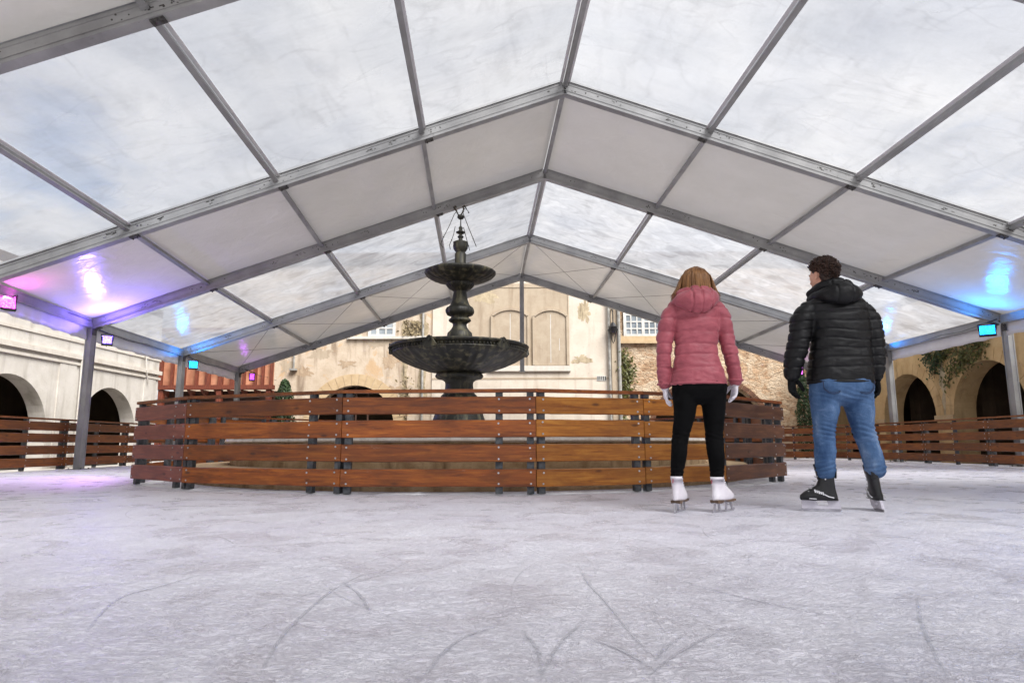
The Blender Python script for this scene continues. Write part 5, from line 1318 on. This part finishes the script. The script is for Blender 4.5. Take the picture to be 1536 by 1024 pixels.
m.loft([(B.p(1218, 448, .05), .024, .03), (B.p(1226, 447, -.06), .050, .055), (B.p(1238, 447, -.125), .074, .068), (B.p(1251, 446, -.145), .082, .072), (B.p(1264, 445, -.125), .076, .068), (B.p(1277, 444, -.06), .052, .055), (B.p(1285, 444, .05), .026, .03)], ref=(0, 0, 1), n=22)
m.loft([(B.p(1219, 440, .06), .030, .034), (B.p(1230, 431, -.03), .040, .04), (B.p(1250, 428.5, -.075), .046, .044), (B.p(1270, 431, -.03), .040, .04), (B.p(1280, 438, .06), .030, .034)], ref=(0, 0, 1), n=16)
m = solid(m, 0.006, 4, hoodseam((1240, 1262), 0.006, 8)); put(ma, m, 'hood', BLACKJ)
m = MB()
hm_ = B.p(1236, 413.5, .03); Pm, s_m, f_m, u_m = head_shape(m, hm_, 0.235, (-0.40, 0.91, -0.05), B.p(1248, 440, .01))
m.loft(B.path([(1250, 440, .01, 18, .075), (1253, 462, 0, 38, .10), (1259, 500, 0, 36, .11), (1261, 540, 0, 37, .11), (1261, 570, 0, 38, .12), (1261, 588, 0, 37, .11)]), n=20)
for L_ in (legL, legR): m.loft(B.path([(r[0], r[1], r[2], r[3]*0.78, r[4]*0.78) for r in L_]), n=14)
for L_ in (armL_, armR_): m.loft(B.path([(r[0], r[1], r[2], r[3]*0.55, r[4]*0.55) for r in L_]), n=14)
bm_ = solid(m, 0.0045, 3); bo = put(ma, bm_, 'body', SKIN)
m = MB()
for sg in (-1, 1):
    m.ball(Pm(0.15*sg, 0.345, 0.035), .05*0.235, .045*0.235, .035*0.235, n=12)
put(ma, m, 'eyes', EYE)
m = MB(); rnd = random.Random(5)
for sg in (-1, 1):
    m.tube([Pm(0.07*sg, 0.41, 0.115), Pm(0.16*sg, 0.385, 0.14), Pm(0.24*sg, 0.33, 0.115)], [0.004, 0.005, 0.002], 6)
put(ma, m, 'eyebrows', HAIR_M)
# curls
m = MB(); R_ = Matrix((s_m, f_m, u_m)).transposed(); H = 0.235
m.ball(Pm(0, -0.10, 0.22), .385*H, .43*H, .36*H, R_, 22)
m.loft([(Pm(0, -0.22, 0.1), .36*H, .28*H), (Pm(0, -0.24, -0.15), .30*H, .22*H)], ref=s_m, n=16)
m = solid(m, 0.006, 2, folds(0.008, 22, 4))
def curl(c, r, tilt, th, turns):
    a0 = rnd.uniform(0, 2*PI); ax = Vector((rnd.uniform(-1, 1), rnd.uniform(-1, 1), rnd.uniform(-1, 1))).normalized(); u1 = ax.orthogonal().normalized(); u2 = ax.cross(u1)
    pts = [c + (u1*math.cos(a0+2*PI*turns*i/9) + u2*math.sin(a0+2*PI*turns*i/9))*r*(1-0.03*i) + ax*(i-4.5)*r*0.22 for i in range(10)]
    m.tube(pts, [th*0.5]+[th]*8+[th*0.4], 5)
for i in range(620):
    th = rnd.uniform(0, 2*PI); ph = math.acos(rnd.uniform(-0.62, 1))
    d = Vector((math.sin(ph)*math.cos(th), math.sin(ph)*math.sin(th), math.cos(ph)))
    if d.y > 0.35 and d.z < 0.38: continue          # keep the face clear
    if abs(d.x) > 0.72 and d.z < -0.02 and d.y > -0.35: continue   # and the ears
    if d.z < -0.2 and d.y > -0.2: continue
    rr = rnd.uniform(0.97, 1.13)
    z_ = 0.20 + d.z*(0.40 if d.z > 0 else 0.55)*rr
    c = Pm(d.x*0.41*rr, -0.09 + d.y*0.47*rr, z_)
    curl(c, rnd.uniform(0.008, 0.0155), 0, rnd.uniform(0.0028, 0.0042), rnd.uniform(0.8, 1.4))
put(ma, m, 'hair', HAIR_M)
for wr, tx_, pn, dn_, cu in (((1190, 563, .04), (0.72, 0.55, 0), (0.55, -0.72, 0), (0.02, 0.05, -1), 0.55), ((1317, 565, .035), (-0.35, 0.9, 0), (-0.9, -0.35, 0), (-0.05, 0.08, -1), 0.5)):
    m = MB(); hand_shape(m, B.p(*wr), dn_, tx_, pn, 1.10, cu, 1.3)
    c = B.p(wr[0], wr[1]-4, wr[2]); m.loft([(c, 0.046, 0.046), (c + Vector((0, 0, -0.035)), 0.038, 0.040)], n=16)
    put(ma, solid(m, 0.0035, 2, folds(0.0015, 12, 1)), 'glove', BKNIT)
skate(ma, (B.p(1238.5, 700).x, YM, 0), (-0.93, 0.30), B.p(0, 709).z, 'hockey', (0, 0), 1.0)
skate(ma, (B.p(1324, 760).x, YM+0.03, 0), (0.22, 0.97), B.p(0, 709).z, 'hockey', (-0.16, 0), 1.0)
